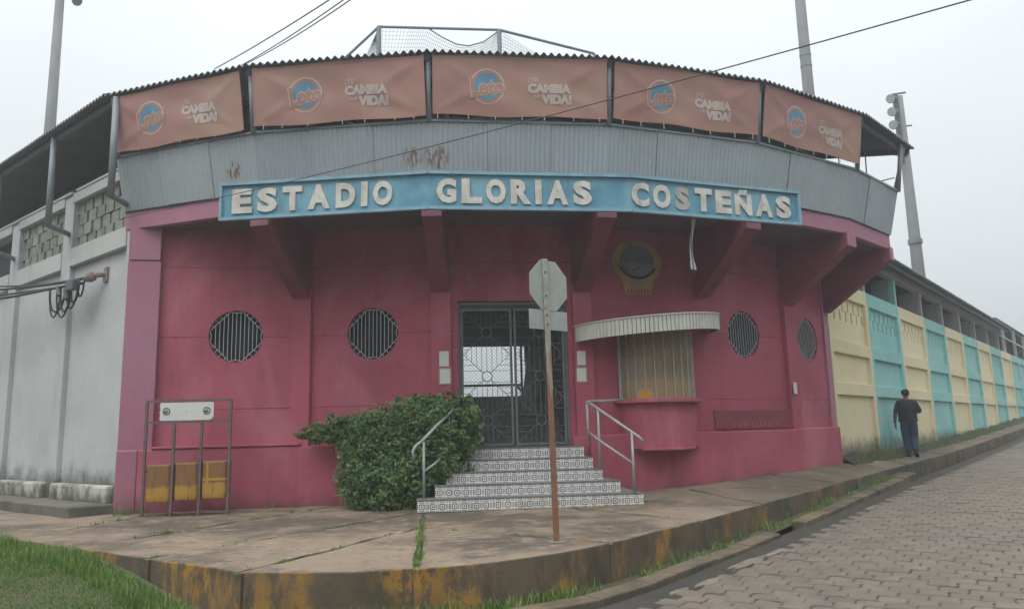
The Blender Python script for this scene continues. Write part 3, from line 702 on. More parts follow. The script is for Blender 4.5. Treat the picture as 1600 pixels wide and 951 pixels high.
# roof: sectors over the curve, one long run over the left wall
RO, ZRF, SL = 12.62, 5.69, .19
def roof_run(Ao, Bo, Ai, Bi, name='roof_sheet', per=.125, amp=.027, nmat='roofz', parent=bld, nsheet=3):
    x, o, L = frame(Ao, Bo)
    for i in range(nsheet):
        t0, t1 = i / nsheet, (i + 1) / nsheet; P = [Ao.lerp(Bo, t0), Ao.lerp(Bo, t1), Ai.lerp(Bi, t0), Ai.lerp(Bi, t1)]
        Ls = (P[1] - P[0]).length; n = max(4, int(Ls / per * 8)); vs = []
        for j in range(n + 1):
            t = j / n; h = UPZ * (amp * math.cos(2 * math.pi * t * round(Ls / per)) + (.004 if i % 2 else 0)); a_, b_ = P[0].lerp(P[1], t) + h, P[2].lerp(P[3], t) + h
            vs += [a_, b_, b_ - UPZ * .006, a_ - UPZ * .006]
        fs = []
        for j in range(n):
            q = 4 * j
            for c in range(4): d = (c + 1) % 4; fs.append((q + c, q + 4 + c, q + 4 + d, q + d))
        mb = MB(); mb.mesh(vs, fs); obj(name, mb, M[nmat], parent, smooth=False, fix=True)
    mb = MB(); mb.bar(Ao - o * .18 - UPZ * .08, Bo - o * .18 - UPZ * .08, .05, .10); obj('roof_edge_beam', mb, M['steeldark'], parent)
    for f_ in (.25, .5, .75):
        mb = MB(); mb.bar(Ao.lerp(Ai, f_) - UPZ * .07, Bo.lerp(Bi, f_) - UPZ * .07, .05, .09); obj('purlin', mb, M['steeldark'], parent)
rk = [0, 1, 2, 3, 4, 5, 5.93]
for a, b in zip(rk, rk[1:]):
    roof_run(V(a, RO, ZRF), V(b, RO, ZRF), V(a, RO - 8, ZRF + SL * 8), V(b, RO - 8, ZRF + SL * 8))
la = V(0, RO, ZRF); lb = la + dl * 12
roof_run(lb, la, lb - nl * 8 + UPZ * SL * 8, la - nl * 8 + UPZ * SL * 8 + dl * -2.5, nsheet=12)
for k in (1, 2, 3, 4, 5, 5.9):
    mb = MB(); mb.bar(V(k, RO - .1, ZRF - .085 + SL * .1), V(k, RO - 8, ZRF + SL * 8 - .085), .07, .11); obj('rafter', mb, M['steeldark'], bld)
# end rails of the stand
for a, b in (((12.25, 4.72), (12.5, 5.6)), ((11.7, 3.7), (11.75, 5.7)), ((11.2, 3.7), (11.2, 5.8))):
    mb = MB(); mb.tube([V(KE, a[0], a[1]), V(KE + .02, b[0], b[1])], .03 if a[0] > 12 else .014, 8); obj('end_post', mb, M['steel'], bld)
mb = MB(); mb.tube([V(KE, 12.28, 5.0), V(KE, 10.8, 4.95)], .012, 6); mb.tube([V(KE, 12.26, 4.75), V(KE, 10.8, 4.7)], .012, 6); obj('end_rail', mb, M['steel'], bld)
mb = MB(); mb.tube([V(KE, 11.5, 4.6), V(KE, 11.5, 5.02), V(KE - .2, 11.4, 4.78)], .03, 6); obj('rail_stub', mb, M['steel'], bld)
# pipe posts bracketed off the white wall under the roof edge
for u0, pb, pt in ((2.7, (65, 350), (65, 248)), (.1, (168, 300), (168, 168)), (5.6, None, None)):
    base = V0 + dl * u0 + UPZ * 3.93
    bot = base + nl * .50 + UPZ * .02 - dl * .35; top = Vector((bot.x, bot.y, ZRF - .06))
    mb = MB(); mb.tube([base, bot], .05, 10); obj('bracket_arm', mb, M['steel'], bld, smooth=True)
    mb = MB(); mb.tube([bot - UPZ * .03, top], .055, 12); obj('pipe_post', mb, M['steel'], bld, smooth=True)

# passage behind the gate
A2, x2, o2, L2 = facets[2]
def gp(u, z, inn): return fp(2, u, z, -inn)
mb = MB(); mb.prism([gp(.0, -.55, .0), gp(2.4, -.55, .0), gp(2.4, -.55, 4.6), gp(.0, -.55, 4.6)], UPZ * .30); obj('passage_floor', mb, M['grey'], bld)
for u in (-.12, 2.42):
    mb = MB(); mb.prism([gp(u, -.3, .22), gp(u + .1, -.3, .22), gp(u + .1, -.3, 4.8), gp(u, -.3, 4.8)], UPZ * 3.8); obj('passage_wall', mb, M['grey'], bld)
for i in range(6):
    mb = MB(); mb.prism([gp(-.0, -.25 + .165 * i, 1.9 + .29 * i), gp(2.4, -.25 + .165 * i, 1.9 + .29 * i), gp(2.4, -.25 + .165 * i, 4.6), gp(.0, -.25 + .165 * i, 4.6)], UPZ * .165); obj('inner_step', mb, M['innerstep'], bld)
for i in range(6):        # undersides of the seating tiers above the passage
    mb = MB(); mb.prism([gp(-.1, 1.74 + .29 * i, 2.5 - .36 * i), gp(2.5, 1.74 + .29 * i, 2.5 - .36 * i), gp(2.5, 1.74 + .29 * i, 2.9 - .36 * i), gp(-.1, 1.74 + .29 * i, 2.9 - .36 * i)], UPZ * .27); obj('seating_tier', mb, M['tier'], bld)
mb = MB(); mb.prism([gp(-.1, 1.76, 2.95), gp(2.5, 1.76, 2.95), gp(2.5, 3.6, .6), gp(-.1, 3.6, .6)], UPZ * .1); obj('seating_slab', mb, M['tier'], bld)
mb = MB(); mb.prism([gp(1.62, -.2, 3.1), gp(1.86, -.2, 3.1), gp(2.36, 2.2, 2.9), gp(1.95, 2.2, 2.9)], -o2 * .1); obj('stair_stringer', mb, M['whiteledge'], bld)
mb = MB(); mb.prism([gp(1.86, -.2, 3.3), gp(2.42, -.2, 3.3), gp(2.42, 2.6, 3.3), gp(1.86, 2.6, 3.3)], -o2 * .1); obj('inner_wall', mb, M['grey'], bld)
mb = MB(); mb.bar(gp(1.55, .95, 2.6), gp(1.92, .45, 2.5), .05, .05); obj('inner_handrail', mb, M['bar'], bld)
mb = MB(); mb.bar(gp(.2, 1.03, 4.3), gp(1.9, 1.03, 4.3), .05, .05); mb.bar(gp(.2, .72, 4.3), gp(1.9, .72, 4.3), .05, .05)
for u in (.52, 1.9): mb.bar(gp(u, .5, 4.3), gp(u, 1.9, 4.3), .05, .05)
obj('inner_railing', mb, M['steeldark'], bld)

# ================================================================== GATE
gate = thing('gate', gp(1.21, -.25, .1), 'dark grey barred double gate with circle pattern above the tiled steps', 'gate')
gz0, gz1 = -.235, 2.185
mb = MB()
for u in (.30, 2.13): mb.box(gp(u, (gz0 + gz1) / 2, .08), x2 * .022, o2 * .03, UPZ * ((gz1 - gz0) / 2))
mb.box(gp(1.215, gz1 - .02, .08), x2 * .9, o2 * .03, UPZ * .022); obj('jamb', mb, M['gatepaint'], gate)
mb = MB(); mb.box(gp(1.215, 2.125, .09), x2 * .89, o2 * .01, UPZ * .035); obj('top_plate', mb, M['steeldark'], gate)
def leaf(u0, u1):
    lf = MB(); z0, z1 = gz0 + .01, 2.08
    for u in (u0 + .02, u1 - .02): lf.box(gp(u, (z0 + z1) / 2, .085), x2 * .02, o2 * .02, UPZ * ((z1 - z0) / 2))
    for z in (z0 + .02, z1 - .02): lf.box(gp((u0 + u1) / 2, z, .0855), x2 * ((u1 - u0) / 2 - .04), o2 * .018, UPZ * .02)
    L_ = obj('gate_leaf', lf, M['gatepaint'], gate)
    g = MB(); uc = (u0 + u1) / 2; w2 = (u1 - u0) / 2 - .04; cells = 3; hh = (z1 - z0 - .08) / cells / 2
    for c in range(cells):
        zc = z0 + .04 + hh * (2 * c + 1); rr = .085
        g.ring(gp(uc, zc, .085), x2, UPZ, rr - .008, rr + .008, o2 * .012, 20)
        for sx in (-1, 1):
            for sz in (-1, 1):
                d = Vector((w2 * sx, hh * sz)); n_ = d.normalized() * rr
                g.bar(gp(uc + n_.x, zc + n_.y, .08), gp(uc + d.x, zc + d.y, .08), .010, .010, o2)
            for i in range(1, 5):          # upright bars in the top and bottom wedges, level ones at the sides
                a = w2 * i / 4.6 * sx; q = max(rr, hh * abs(a) / w2)
                for sz in (-1, 1): g.bar(gp(uc + a, zc + sz * q, .08), gp(uc + a, zc + sz * hh, .08), .008, .008, o2)
            for i in range(1, 4):
                b = hh * i / 3.9
                for sz in (-1, 1): g.bar(gp(uc + sx * max(rr, w2 * b / hh), zc + sz * b, .08), gp(uc + sx * w2, zc + sz * b, .08), .008, .008, o2)
        for sz in (-1, 1): g.bar(gp(uc, zc + sz * rr, .08), gp(uc, zc + sz * hh, .08), .008, .008, o2)
    obj('bar_grille', g, M['gatepaint'], L_)
    wm = MB(); step = .062; Wd = u1 - u0 - .08; Hd = z1 - z0 - .08; n_ = int((Wd + Hd) / step)
    for i in range(1, n_):
        for sg in (1, -1):
            t = i * step; a = (max(0, t - Hd), min(t, Hd)); b = (min(t, Wd), max(0, t - Wd))
            pa, pb = [(u0 + .04 + (p[0] if sg > 0 else Wd - p[0]), z0 + .04 + p[1]) for p in (a, b)]
            wm.bar(gp(pa[0], pa[1], .10), gp(pb[0], pb[1], .10), .0035, .0035, o2)
    obj('wire_mesh', wm, M['gatepaint'], L_)
leaf(.33, 1.20); leaf(1.23, 2.10)

# ================================================================== STEPS
steps = thing('entrance_steps', Vector((.2, 11.8, -1.12)), 'entrance steps faced with black and white patterned tiles', 'steps')
tw, th = .315, .158
tme = {}
def tile_mesh(wd):
    key = round(wd, 2)
    if key in tme: return tme[key]
    mb = MB(); mb.box((0, 0, th / 2), (wd / 2 - .0015, 0, 0), (0, .005, 0), (0, 0, th / 2)); me = raw_mesh('tile', mb.v, mb.f, M['tile'])
    uv = me.uv_layers.new(name='UV')
    for li, lp in enumerate(me.loops):
        c = me.vertices[lp.vertex_index].co; uv.data[li].uv = ((c.x + wd / 2) / .138, c.z / .138)
    tme[key] = me; return me
XL = [-1.43, -1.20, -1.06, -.93, -.82]; XR = [1.86, 1.56, 1.33, 1.21, 1.10]
tz = [-.93, -.76, -.59, -.42, -.25]
xdir = Vector((1, .088, 0)).normalized(); odir = Vector((xdir.y, -xdir.x, 0))
for i in range(5):
    yc = 11.42 + .265 * i; P0 = Vector((0, yc, 0)); L_, R2 = XL[i] / xdir.x, XR[i] / xdir.x; zb = tz[i] - .17
    dep = 13.1 - yc
    mb = MB(); mb.prism([P0 + xdir * L_ + UPZ * (zb if i else -1.3), P0 + xdir * R2 + UPZ * (zb if i else -1.3), P0 + xdir * R2 - odir * dep + UPZ * (zb if i else -1.3), P0 + xdir * L_ - odir * dep + UPZ * (zb if i else -1.3)], UPZ * (tz[i] - .012 - (zb if i else -1.3)))
    stp = obj('step', mb, M['concrete'], steps)
    mb = MB(); mb.prism([P0 + xdir * (L_ - .01) + odir * .018 + UPZ * (tz[i] - .0115), P0 + xdir * (R2 + .01) + odir * .018 + UPZ * (tz[i] - .0115), P0 + xdir * (R2 + .01) - odir * .30 + UPZ * (tz[i] - .0115), P0 + xdir * (L_ - .01) - odir * .30 + UPZ * (tz[i] - .0115)], UPZ * .0125)
    bev(obj('tread', mb, M['grey'], steps), .004)
    u = R2; rem = R2 - L_
    while rem > .02:
        wd = min(tw, rem); c = P0 + xdir * (u - wd / 2) + odir * .0052 + UPZ * (zb)
        link('tile', tile_mesh(wd), c, basis(xdir, -odir, UPZ), steps); u -= wd; rem -= wd

# handrails
def rail_obj(pts_list, name, label):
    allp = [Vector(p) for q in pts_list for p in q[0]]; b = min(allp, key=lambda p: p.z)
    t = thing(name, b, label, 'handrail')
    for pts, r, nm in pts_list:
        mb = MB(); mb.tube(pts, r, 10); obj(nm, mb, M['rail'], t, smooth=True)
yl = lambda px, py, Y: at_y(px, py, Y)
rail_obj([([yl(647, 716, 11.35), yl(645, 704, 11.36), yl(650, 696, 11.4), yl(660, 688, 11.47), yl(684, 663, 11.75), yl(706, 642, 12.05), yl(716, 634, 12.2)], .023, 'top_rail'),
          ([yl(662, 690, 11.47), Vector((yl(662, 690, 11.47).x, 11.47, -.94))], .02, 'post'),
          ([yl(702, 646, 12.0), Vector((yl(702, 646, 12.0).x, 12.0, -.60))], .02, 'post'),
          ([yl(663, 736, 11.47), yl(682, 722, 11.72), yl(701, 702, 12.0), yl(716, 688, 12.2)], .019, 'lower_rail')],
         'handrail', 'grey pipe handrail rising through the green shrub')
rp = [yl(1005, 689, 11.5), yl(998, 682, 11.53), yl(985, 673, 11.58), yl(934, 638, 12.0), yl(917, 627, 12.35), yl(945, 626, 12.6), yl(975, 624, 12.9)]
rail_obj([(rp, .021, 'top_rail'),
          ([yl(917, 627, 12.35), Vector((yl(917, 627, 12.35).x, 12.35, -.26))], .02, 'post'),
          ([yl(934, 638, 12.0), Vector((yl(934, 638, 12.0).x, 12.0, -.60))], .02, 'post'),
          ([yl(987, 675, 11.57), Vector((yl(987, 675, 11.57).x, 11.57, -.94))], .02, 'post'),
          ([yl(918, 673, 12.35), yl(934, 686, 12.0), yl(987, 722, 11.57)], .018, 'lower_rail')],
         'handrail', 'grey pipe handrail beside the ticket booth')

# ================================================================== TICKET BOOTH
A3, x3, o3, L3 = facets[3]
BU = 1.38
bc = fp(3, BU, 0)
booth = thing('ticket_booth', bc + UPZ * -.35, 'rounded pink ticket booth with white slatted canopy and barred window', 'ticket booth')
def arc(a, b, z, n=32, t0=0.0, t1=math.pi, c=bc): return [c + x3 * (-a * math.cos(t0 + (t1 - t0) * i / n)) + o3 * (b * math.sin(t0 + (t1 - t0) * i / n)) + UPZ * z for i in range(n + 1)]
mb = MB(); mb.prism(arc(.74, .50, -.33), UPZ * .76); obj('bay_wall', mb, M['pink'], booth)
mb = MB(); mb.prism(arc(.84, .63, .425), UPZ * .07); bev(obj('counter', mb, M['pink'], booth), .012)
mb = MB(); mb.prism(arc(.63, .60, -.365), UPZ * .035); bev(obj('lower_ledge', mb, M['pink'], booth), .006)
mb = MB(); mb.prism(arc(.69, .46, .495), UPZ * 1.2); obj('booth_glass', mb, M['boothglass'], booth)
for t in (0.0, 1.0):
    p0 = arc(.72, .49, .495)[0 if t == 0 else -1]; mb = MB(); mb.tube([p0 + o3 * .05, p0 + o3 * .05 + UPZ * 1.2], .022, 8); obj('window_post', mb, M['bar'], booth)
def wall_pt(t, z, a=.725, b=.495): return bc + x3 * (-a * math.cos(t)) + o3 * (b * math.sin(t)) + UPZ * z
for i in range(12):
    t = math.pi * (i + .8) / 12.6; mb = MB(); mb.tube([wall_pt(t, .495), wall_pt(t, 1.69)], .007, 6); obj('window_bar', mb, M['bar'], booth)
dm = MB()
for i in range(5):        # crossing scroll bars
    t = .35 + i * .5
    for s_ in (-1, 1):
        pts = [wall_pt(t + s_ * .25 * (j / 6 - .5) * 2, .52 + 1.0 * j / 6) for j in range(7)]; dm.tube(pts, .0035, 5)
n_ = 40
for i in range(-14, n_):          # diamond mesh over the glass
    for s_ in (1, -1):
        pts = []
        for j in range(15):
            tt = (i + (j if s_ > 0 else 14 - j)) / n_ * math.pi
            if 0.05 <= tt <= math.pi - .05: pts.append(wall_pt(tt, .5 + .05 * j, .712, .482))
        if len(pts) > 1: dm.tube(pts, .0028, 3, cap=False)
obj('wire_mesh', dm, paint('tan_wire', (.48, .40, .26), (.38, .31, .2)), booth)
ht = MB(); t0 = .92; hc = wall_pt(t0, .50, .735, .505); hx = (wall_pt(t0 + .02, .5) - wall_pt(t0 - .02, .5)).normalized(); ho = Vector((hx.y, -hx.x, 0))
ht.prism([hc + hx * (-.135 * math.cos(math.pi * i / 16)) + UPZ * (.15 * math.sin(math.pi * i / 16)) for i in range(17)], ho * .012); hobj = obj('hatch', ht, M['orange'], booth)
ht = MB(); ht.tube([hc + hx * (-.14 * math.cos(math.pi * i / 16)) + UPZ * (.155 * math.sin(math.pi * i / 16)) + ho * .014 for i in range(17)], .007, 6); obj('hatch_frame', ht, M['bar'], hobj)
# canopy: tilted half-oval slab with slatted fascia
can = MB(); cc = fp(3, 1.24, 0, -.03); ca, cb = 1.40, 1.02
def cpt(t, z, a=ca, b=cb):
    p = cc + x3 * (-a * math.cos(t)) + o3 * (b * math.sin(t)); sl_ = (-a * math.cos(t)); return p + UPZ * (z + 1.585 + .082 * sl_)
can.prism([cpt(math.pi * i / 40, .17, ca - .05, cb - .05) for i in range(41)], UPZ * .06); cn = obj('canopy', can, M['pink'], booth)
ns = 58
for i in range(ns):
    t0, t1 = math.pi * i / ns, math.pi * (i + .86) / ns; mb = MB(); pr = random.uniform(0, .006)
    q = [cpt(t0, .0, ca + pr, cb + pr), cpt(t1, .0, ca - .006, cb - .006), cpt(t1, .0, ca - .024, cb - .024), cpt(t0, .0, ca - .024, cb - .024)]; mb.prism(q, UPZ * .26); obj('canopy_slat', mb, M['canopy'], cn)
mb = MB(); mb.prism([cpt(math.pi * i / 40, .0, ca - .03, cb - .03) for i in range(41)] + [cpt(math.pi * i / 40, .0, ca - .045, cb - .045) for i in range(40, -1, -1)], UPZ * .25); obj('canopy_backing', mb, M['grey'], cn)
mb = MB(); mb.tube([cpt(math.pi * i / 40, .272, ca + .006, cb + .006) for i in range(41)], .014, 6); obj('canopy_trim', mb, M['canopy'], cn)

# ================================================================== SIGN
S = [None] * 4
d1 = (V(2, 12.6) - V(1, 12.6)).normalized(); S[0] = V(1, 12.6) - d1 * .33; S[1] = V(2, 12.6) + d1 * .0
S[2] = V(3, 12.6) + (V(4, 12.6) - V(3, 12.6)).normalized() * .2; d3 = (V(4, 12.6) - V(3, 12.6)).normalized(); S[3] = V(3, 12.6) + d3 * 3.33
SZ0, SZ1 = 3.225, 3.785
sign = thing('stadium_sign', S[1] + UPZ * SZ0, 'long three-panel blue sign with raised white stadium name lettering', 'sign')
for i in range(3):
    A, B = S[i], S[i + 1]; x, o, L = frame(A, B)
    mb = MB(); mb.prism([A + UPZ * SZ0, B + UPZ * SZ0, B + UPZ * SZ1, A + UPZ * SZ1], -o * .06); pn = obj('sign_panel', mb, M['signblue'], sign)
    mb = MB()
    mb.bar(A + UPZ * (SZ1 - .012) + o * .022, B + UPZ * (SZ1 - .012) + o * .022, .05, .045); mb.bar(A + UPZ * (SZ0 + .012) + o * .022, B + UPZ * (SZ0 + .012) + o * .022, .05, .045)
    if i == 0: mb.bar(A + UPZ * (SZ0 + .04) + x * .02 + o * .02, A + UPZ * (SZ1 - .04) + x * .02 + o * .02, .04, .05, o)
    if i == 2: mb.bar(B + UPZ * (SZ0 + .04) - x * .02 + o * .02, B + UPZ * (SZ1 - .04) - x * .02 + o * .02, .04, .05, o)
    obj('sign_frame', mb, M['signedge'], sign)
    for t in (.25, .75):
        p = A.lerp(B, t); mb = MB(); mb.bar(p + UPZ * 3.6 - o * .05, p + UPZ * 3.6 - o * .45, .05, .05); obj('sign_bracket', mb, M['steeldark'], sign)
LET = [(0, 'E', 363.6, 395), (0, 'S', 403, 434), (0, 'T', 442.6, 473), (0, 'A', 481.5, 516), (0, 'D', 525.5, 556), (0, 'I', 565, 575), (0, 'O', 583.5, 613.7),
       (1, 'G', 682, 713), (1, 'L', 721, 752.6), (1, 'O', 759, 790), (1, 'R', 797.5, 829), (1, 'I', 836, 846), (1, 'A', 854.6, 887), (1, 'S', 895, 924),
       (2, 'C', 986, 1013), (2, 'O', 1019.5, 1046.7), (2, 'S', 1054, 1077), (2, 'T', 1084.6, 1111), (2, 'E', 1117, 1141.6), (2, 'Ñ', 1147, 1173), (2, 'A', 1179.5, 1206), (2, 'S', 1211.5, 1234)]
for i, ch, xa, xb in LET:
    A, B = S[i], S[i + 1]; x, o, L = frame(A, B)
    def hit(px):
        py = 305; q = None
        for _ in range(3):
            r = ray(px, py); t = o.dot(A) / o.dot(r); q = r * t; py = proj(Vector((q.x, q.y, 3.5)))[1]
        return (Vector((q.x, q.y, 0)) - A).dot(x)
    ua, ub = hit(xa), hit(xb); hgt = .375 if ch != 'Ñ' else .425
    vs, fs = fit_text(ch, ub - ua, hgt, .053, .035); zc = (SZ0 + SZ1) / 2 - .005 + (.022 if ch == 'Ñ' else 0)
    ph = random.uniform(-.02, .02)
    mb = MB(); lift = .004 + random.uniform(0, .006)
    rust = (i == 2 and ch == 'S' and xa < 1100)
    dscale = .25 if rust else 1.0
    mb.mesh([A + x * ((ua + ub) / 2 + v.x + ph * v.y) + UPZ * (zc + v.y) + o * (lift + (v.z * dscale + .035 * dscale) * .30) for v in vs], fs)
    obj('letter', mb, M['letterrust' if rust else 'letter'], sign)

# ================================================================== BANNERS
BAN = [(0, .10, 2.68, 4.73, 5.65, 'orange vinyl banner at the white-wall end of the parapet'), (1, .055, 2.775, 4.75, 5.655, 'orange vinyl banner above the ESTADIO lettering'),
       (2, .065, 2.77, 4.76, 5.66, 'orange vinyl banner above the GLORIAS lettering'), (3, .06, 2.77, 4.78, 5.66, 'orange vinyl banner above the COSTEÑAS lettering'), (4, .055, 2.76, 4.78, 5.66, 'orange vinyl banner beside the far open end of the roof')]
for bi, (k, u0, u1, z0, z1, lab) in enumerate(BAN):
    A, B = V(k, 12.46), V(k + 1, 12.46); x, o, L = frame(A, B); rnd = random.Random(bi)
    ph = [rnd.uniform(0, 6) for _ in range(6)]; sag = rnd.uniform(.02, .05)
    U, Hh = u1 - u0, z1 - z0
    def surf(a, b, lift=0.0):        # a,b in 0..1
        ed = min(a, 1 - a, b, 1 - b) * 4; ed = min(1, ed)
        wv = .009 * math.sin(5 * a + 3.2 * b + ph[0]) + .006 * math.sin(9 * a - 6 * b + ph[1]) + .005 * math.sin(14 * a + 11 * b + ph[2])
        for cx_, cy_, dx_, dy_ in ((0, 1, 1, -.6), (1, 1, -1, -.6), (0, 0, 1, .5), (1, 0, -1, .5)):    # tension folds from the corners
            pxx, pyy = (a - cx_) * dx_, (b - cy_) * (1 if cy_ == 0 else -1)
            r2 = math.hypot(pxx * 2.6, pyy); ang = math.atan2(pyy, pxx * 2.6)
            wv += .020 * math.exp(-((ang - .62) / .16) ** 2) * math.exp(-((r2 - .45) / .35) ** 2)
        lean = (b - .5) * .15
        z = z0 + Hh * b - sag * math.sin(math.pi * a) * (1 - b) * .2 + (.015 * math.sin(11 * a + ph[3]) * (1 - b) + .012 * math.sin(9 * a + ph[4]) * b)
        return A + x * (u0 + U * a) + UPZ * z + o * (.02 + lean + wv * (.35 + .65 * ed) + lift)
    n1, n2 = 56, 22; mb = MB()
    vs = [surf(i / n1, j / n2) for j in range(n2 + 1) for i in range(n1 + 1)]
    mb.mesh(vs, [(j * (n1 + 1) + i, j * (n1 + 1) + i + 1, (j + 1) * (n1 + 1) + i + 1, (j + 1) * (n1 + 1) + i) for j in range(n2) for i in range(n1)])
    bo = obj('banner', mb, M['banner'], None, smooth=True, fix=False); tag(bo, lab + ' with blue round logo', 'banner', 'sponsor banners on the parapet')
    mb = MB()                         # folded hem
    N = 56; hv = []
    for (pa, pb) in ((lambda t: (t, .004), lambda t: (t, .022)), (lambda t: (t, .978), lambda t: (t, .996)), (lambda t: (.002, t), lambda t: (.008, t)), (lambda t: (.992, t), lambda t: (.998, t))):
        v = [];
        for i in range(N + 1): v += [surf(*pa(i / N), .005), surf(*pb(i / N), .005)]
        mb.mesh(v, [(2 * i, 2 * i + 1, 2 * i + 3, 2 * i + 2) for i in range(N)])
    obj('hem', mb, M['printo'], bo, fix=False)
    for i in range(7):                # lacing cords
        a = .04 + .92 * i / 6 + rnd.uniform(-.03, .03); p = surf(a, .01, .006); mb = MB(); mb.tube([p, Vector((p.x, p.y, 4.70)) + o * .0], .005, 4); obj('tie_cord', mb, M['paper'], bo)
    def stamp(vs2, fs2, cu, cz, lift, mat, name):
        out = []
        for v in vs2: out.append(surf((cu + v.x - u0) / U, min(.99, max(.01, (cz + v.y - z0) / Hh)), lift))
        m_ = MB(); m_.mesh(out, fs2); obj(name, m_, mat, bo, fix=False)
    def discgeo(r, n=36, rings=5):
        v = [Vector((0, 0, 0))]; f = []
        for q in range(1, rings + 1): v += [Vector((r * q / rings * math.cos(2 * math.pi * i / n), r * q / rings * math.sin(2 * math.pi * i / n), 0)) for i in range(n)]
        f += [(0, 1 + i, 1 + (i + 1) % n) for i in range(n)]
        for q in range(rings - 1): f += [(1 + q * n + i, 1 + q * n + (i + 1) % n, 1 + (q + 1) * n + (i + 1) % n, 1 + (q + 1) * n + i) for i in range(n)]
        return v, f
    lu, lz = .90, 5.20
    stamp(*discgeo(.268), lu, lz, .004, M['printw'], 'logo_ring'); stamp(*discgeo(.246), lu, lz, .006, M['printo'], 'logo_band'); stamp(*discgeo(.205), lu, lz, .008, M['printb'], 'logo_disc')
    def word(bold, sc):
        v, f = fit_text('Loto', .50 * sc, .235 * sc, bold); ca_, sa_ = math.cos(.10), math.sin(.10)
        # letters shrink to the right as on the logo
        v = [Vector((p.x, p.y * (1.08 - .55 * p.x))) for p in v]
        return [Vector((p.x * ca_ - p.y * sa_ - .0, p.x * sa_ + p.y * ca_ - .01, 0)) for p in v], f
    wv_, wf_ = word(.085, 1.06); stamp(wv_, wf_, lu, lz, .010, M['printw'], 'logo_outline')
    wv_, wf_ = word(.045, 1.0); stamp(wv_, wf_, lu, lz, .012, M['printo'], 'logo_word')
    for t_, wd, hg, dx, dz, b_ in (('¡TE', .145, .085, -.25, .155, .02), ('CAMBIA', .68, .15, .0, .035, .075), ('LA', .09, .06, -.19, -.085, .02), ('VIDA!', .48, .155, .11, -.128, .075)):
        v, f = fit_text(t_, wd, hg, b_); stamp(v, f, 1.86 + dx, 5.16 + dz, .006, M['printw'], 'slogan')

# ================================================================== NOTICES, EMBLEM, HANGING STRIP
def notice(k, u, z, wd, ht_, out, mat, label, group=None, frame_c=None):
    A, x, o, L = facets[k]; mb = MB()
    if frame_c: mb.box(fp(k, u, z, out), x * (wd / 2 + .025), o * .006, UPZ * (ht_ / 2 + .022), 1); mb.box(fp(k, u, z, out + .009), x * wd / 2, o * .003, UPZ * ht_ / 2, 0)
    else: mb.box(fp(k, u, z, out), x * wd / 2, o * .004, UPZ * ht_ / 2, 0)
    o_ = obj('notice', mb, [mat, M['cork']]); tag(o_, label, 'notice', group); return o_
notice(2, .055, 1.22, .19, .25, .085, M['paper'], 'plain white notice above another, on the pilaster by the shrub')
notice(2, .055, .93, .17, .24, .085, M['paper'], 'white notice in tan mount on the pilaster by the shrub', None, True)
notice(2, 2.345, 1.20, .17, .24, .085, M['paper'], 'plain white notice above another, between gate and ticket booth')
notice(2, 2.345, .92, .155, .22, .085, M['paper'], 'white notice in tan mount between gate and ticket booth', None, True)
notice(5, -.11, .70, .13, .22, .12, M['paper'], 'lone white notice beside the far round windows')
A, x, o, L = facets[3]
em = thing('emblem', fp(3, 1.1, 2.34, .02), 'painted oval emblem with blue centre on tan pedestal shape', 'emblem')
M['emtan'] = paint('emblem_ochre', (.46, .30, .09), (.32, .20, .08), .7, .9, 5); M['embl'] = paint('emblem_blue', (.10, .15, .20), (.18, .20, .20), .7, 1, 3); M['emgr'] = paint('emblem_dark_green', (.025, .045, .035)); M['emw'] = paint('emblem_pale', (.24, .24, .23), (.16, .16, .16))
mb = MB(); mb.disc(fp(3, 1.12, 2.93, .004), x * .50, UPZ * .41, 48, off=o * .022); mb.prism([fp(3, u, z, .004) for u, z in ((.78, 2.68), (.86, 2.34), (1.38, 2.34), (1.46, 2.68))], o * .021); obj('shield', mb, M['emtan'], em)
mb = MB(); mb.disc(fp(3, 1.12, 2.96, .027), x * .335, UPZ * .265, 40, off=o * .010); obj('scene_disc', mb, M['embl'], em)
mb = MB(); mb.prism([fp(3, 1.12 + .31 * math.cos(a_), 2.96 + .245 * math.sin(a_), .038) for a_ in [math.pi * (1.08 + .84 * i / 20) for i in range(21)]], o * .006); obj('water_band', mb, M['emw'], em)
mb = MB(); pts = [fp(3, 1.12 + .37 * math.cos(a_), 2.955 + .31 * math.sin(a_), .035) for a_ in [math.pi * (1.13 + .74 * i / 18) for i in range(19)]]; mb.tube(pts, [.012] + [.028] * 17 + [.02], 6); obj('wreath', mb, M['emgr'], em)
mb = MB(); mb.bar(fp(3, 1.02, 2.77, .05), fp(3, 1.16, 2.83, .05), .02, .02, o); obj('boat_mark', mb, M['emgr'], em)
mb = MB(); mb.box(fp(3, 1.12, 2.575, .03), x * .15, o * .006, UPZ * .05); obj('ribbon', mb, M['emw'], em)
for i in range(7):
    mb = MB(); mb.box(fp(3, .92 + i * .066, 2.40, .028), x * .012, o * .004, UPZ * (.03 + .012 * (i % 2))); obj('flute', mb, M['pinkline'], em)
hp = V(3.62, 11.75)
mb = MB(); mb.tube([hp + UPZ * 3.54, hp + UPZ * 3.44, hp + UPZ * 2.95 + Vector((-.02, 0, 0)), hp + UPZ * 2.45], .008, 6); 
hs = thing('hanging_strip', hp + UPZ * 2.4, 'narrow white strip dangling on a cord under the overhang', 'hanging strip'); obj('cord', mb, M['wire'], hs)
mb = MB(); sv_ = []
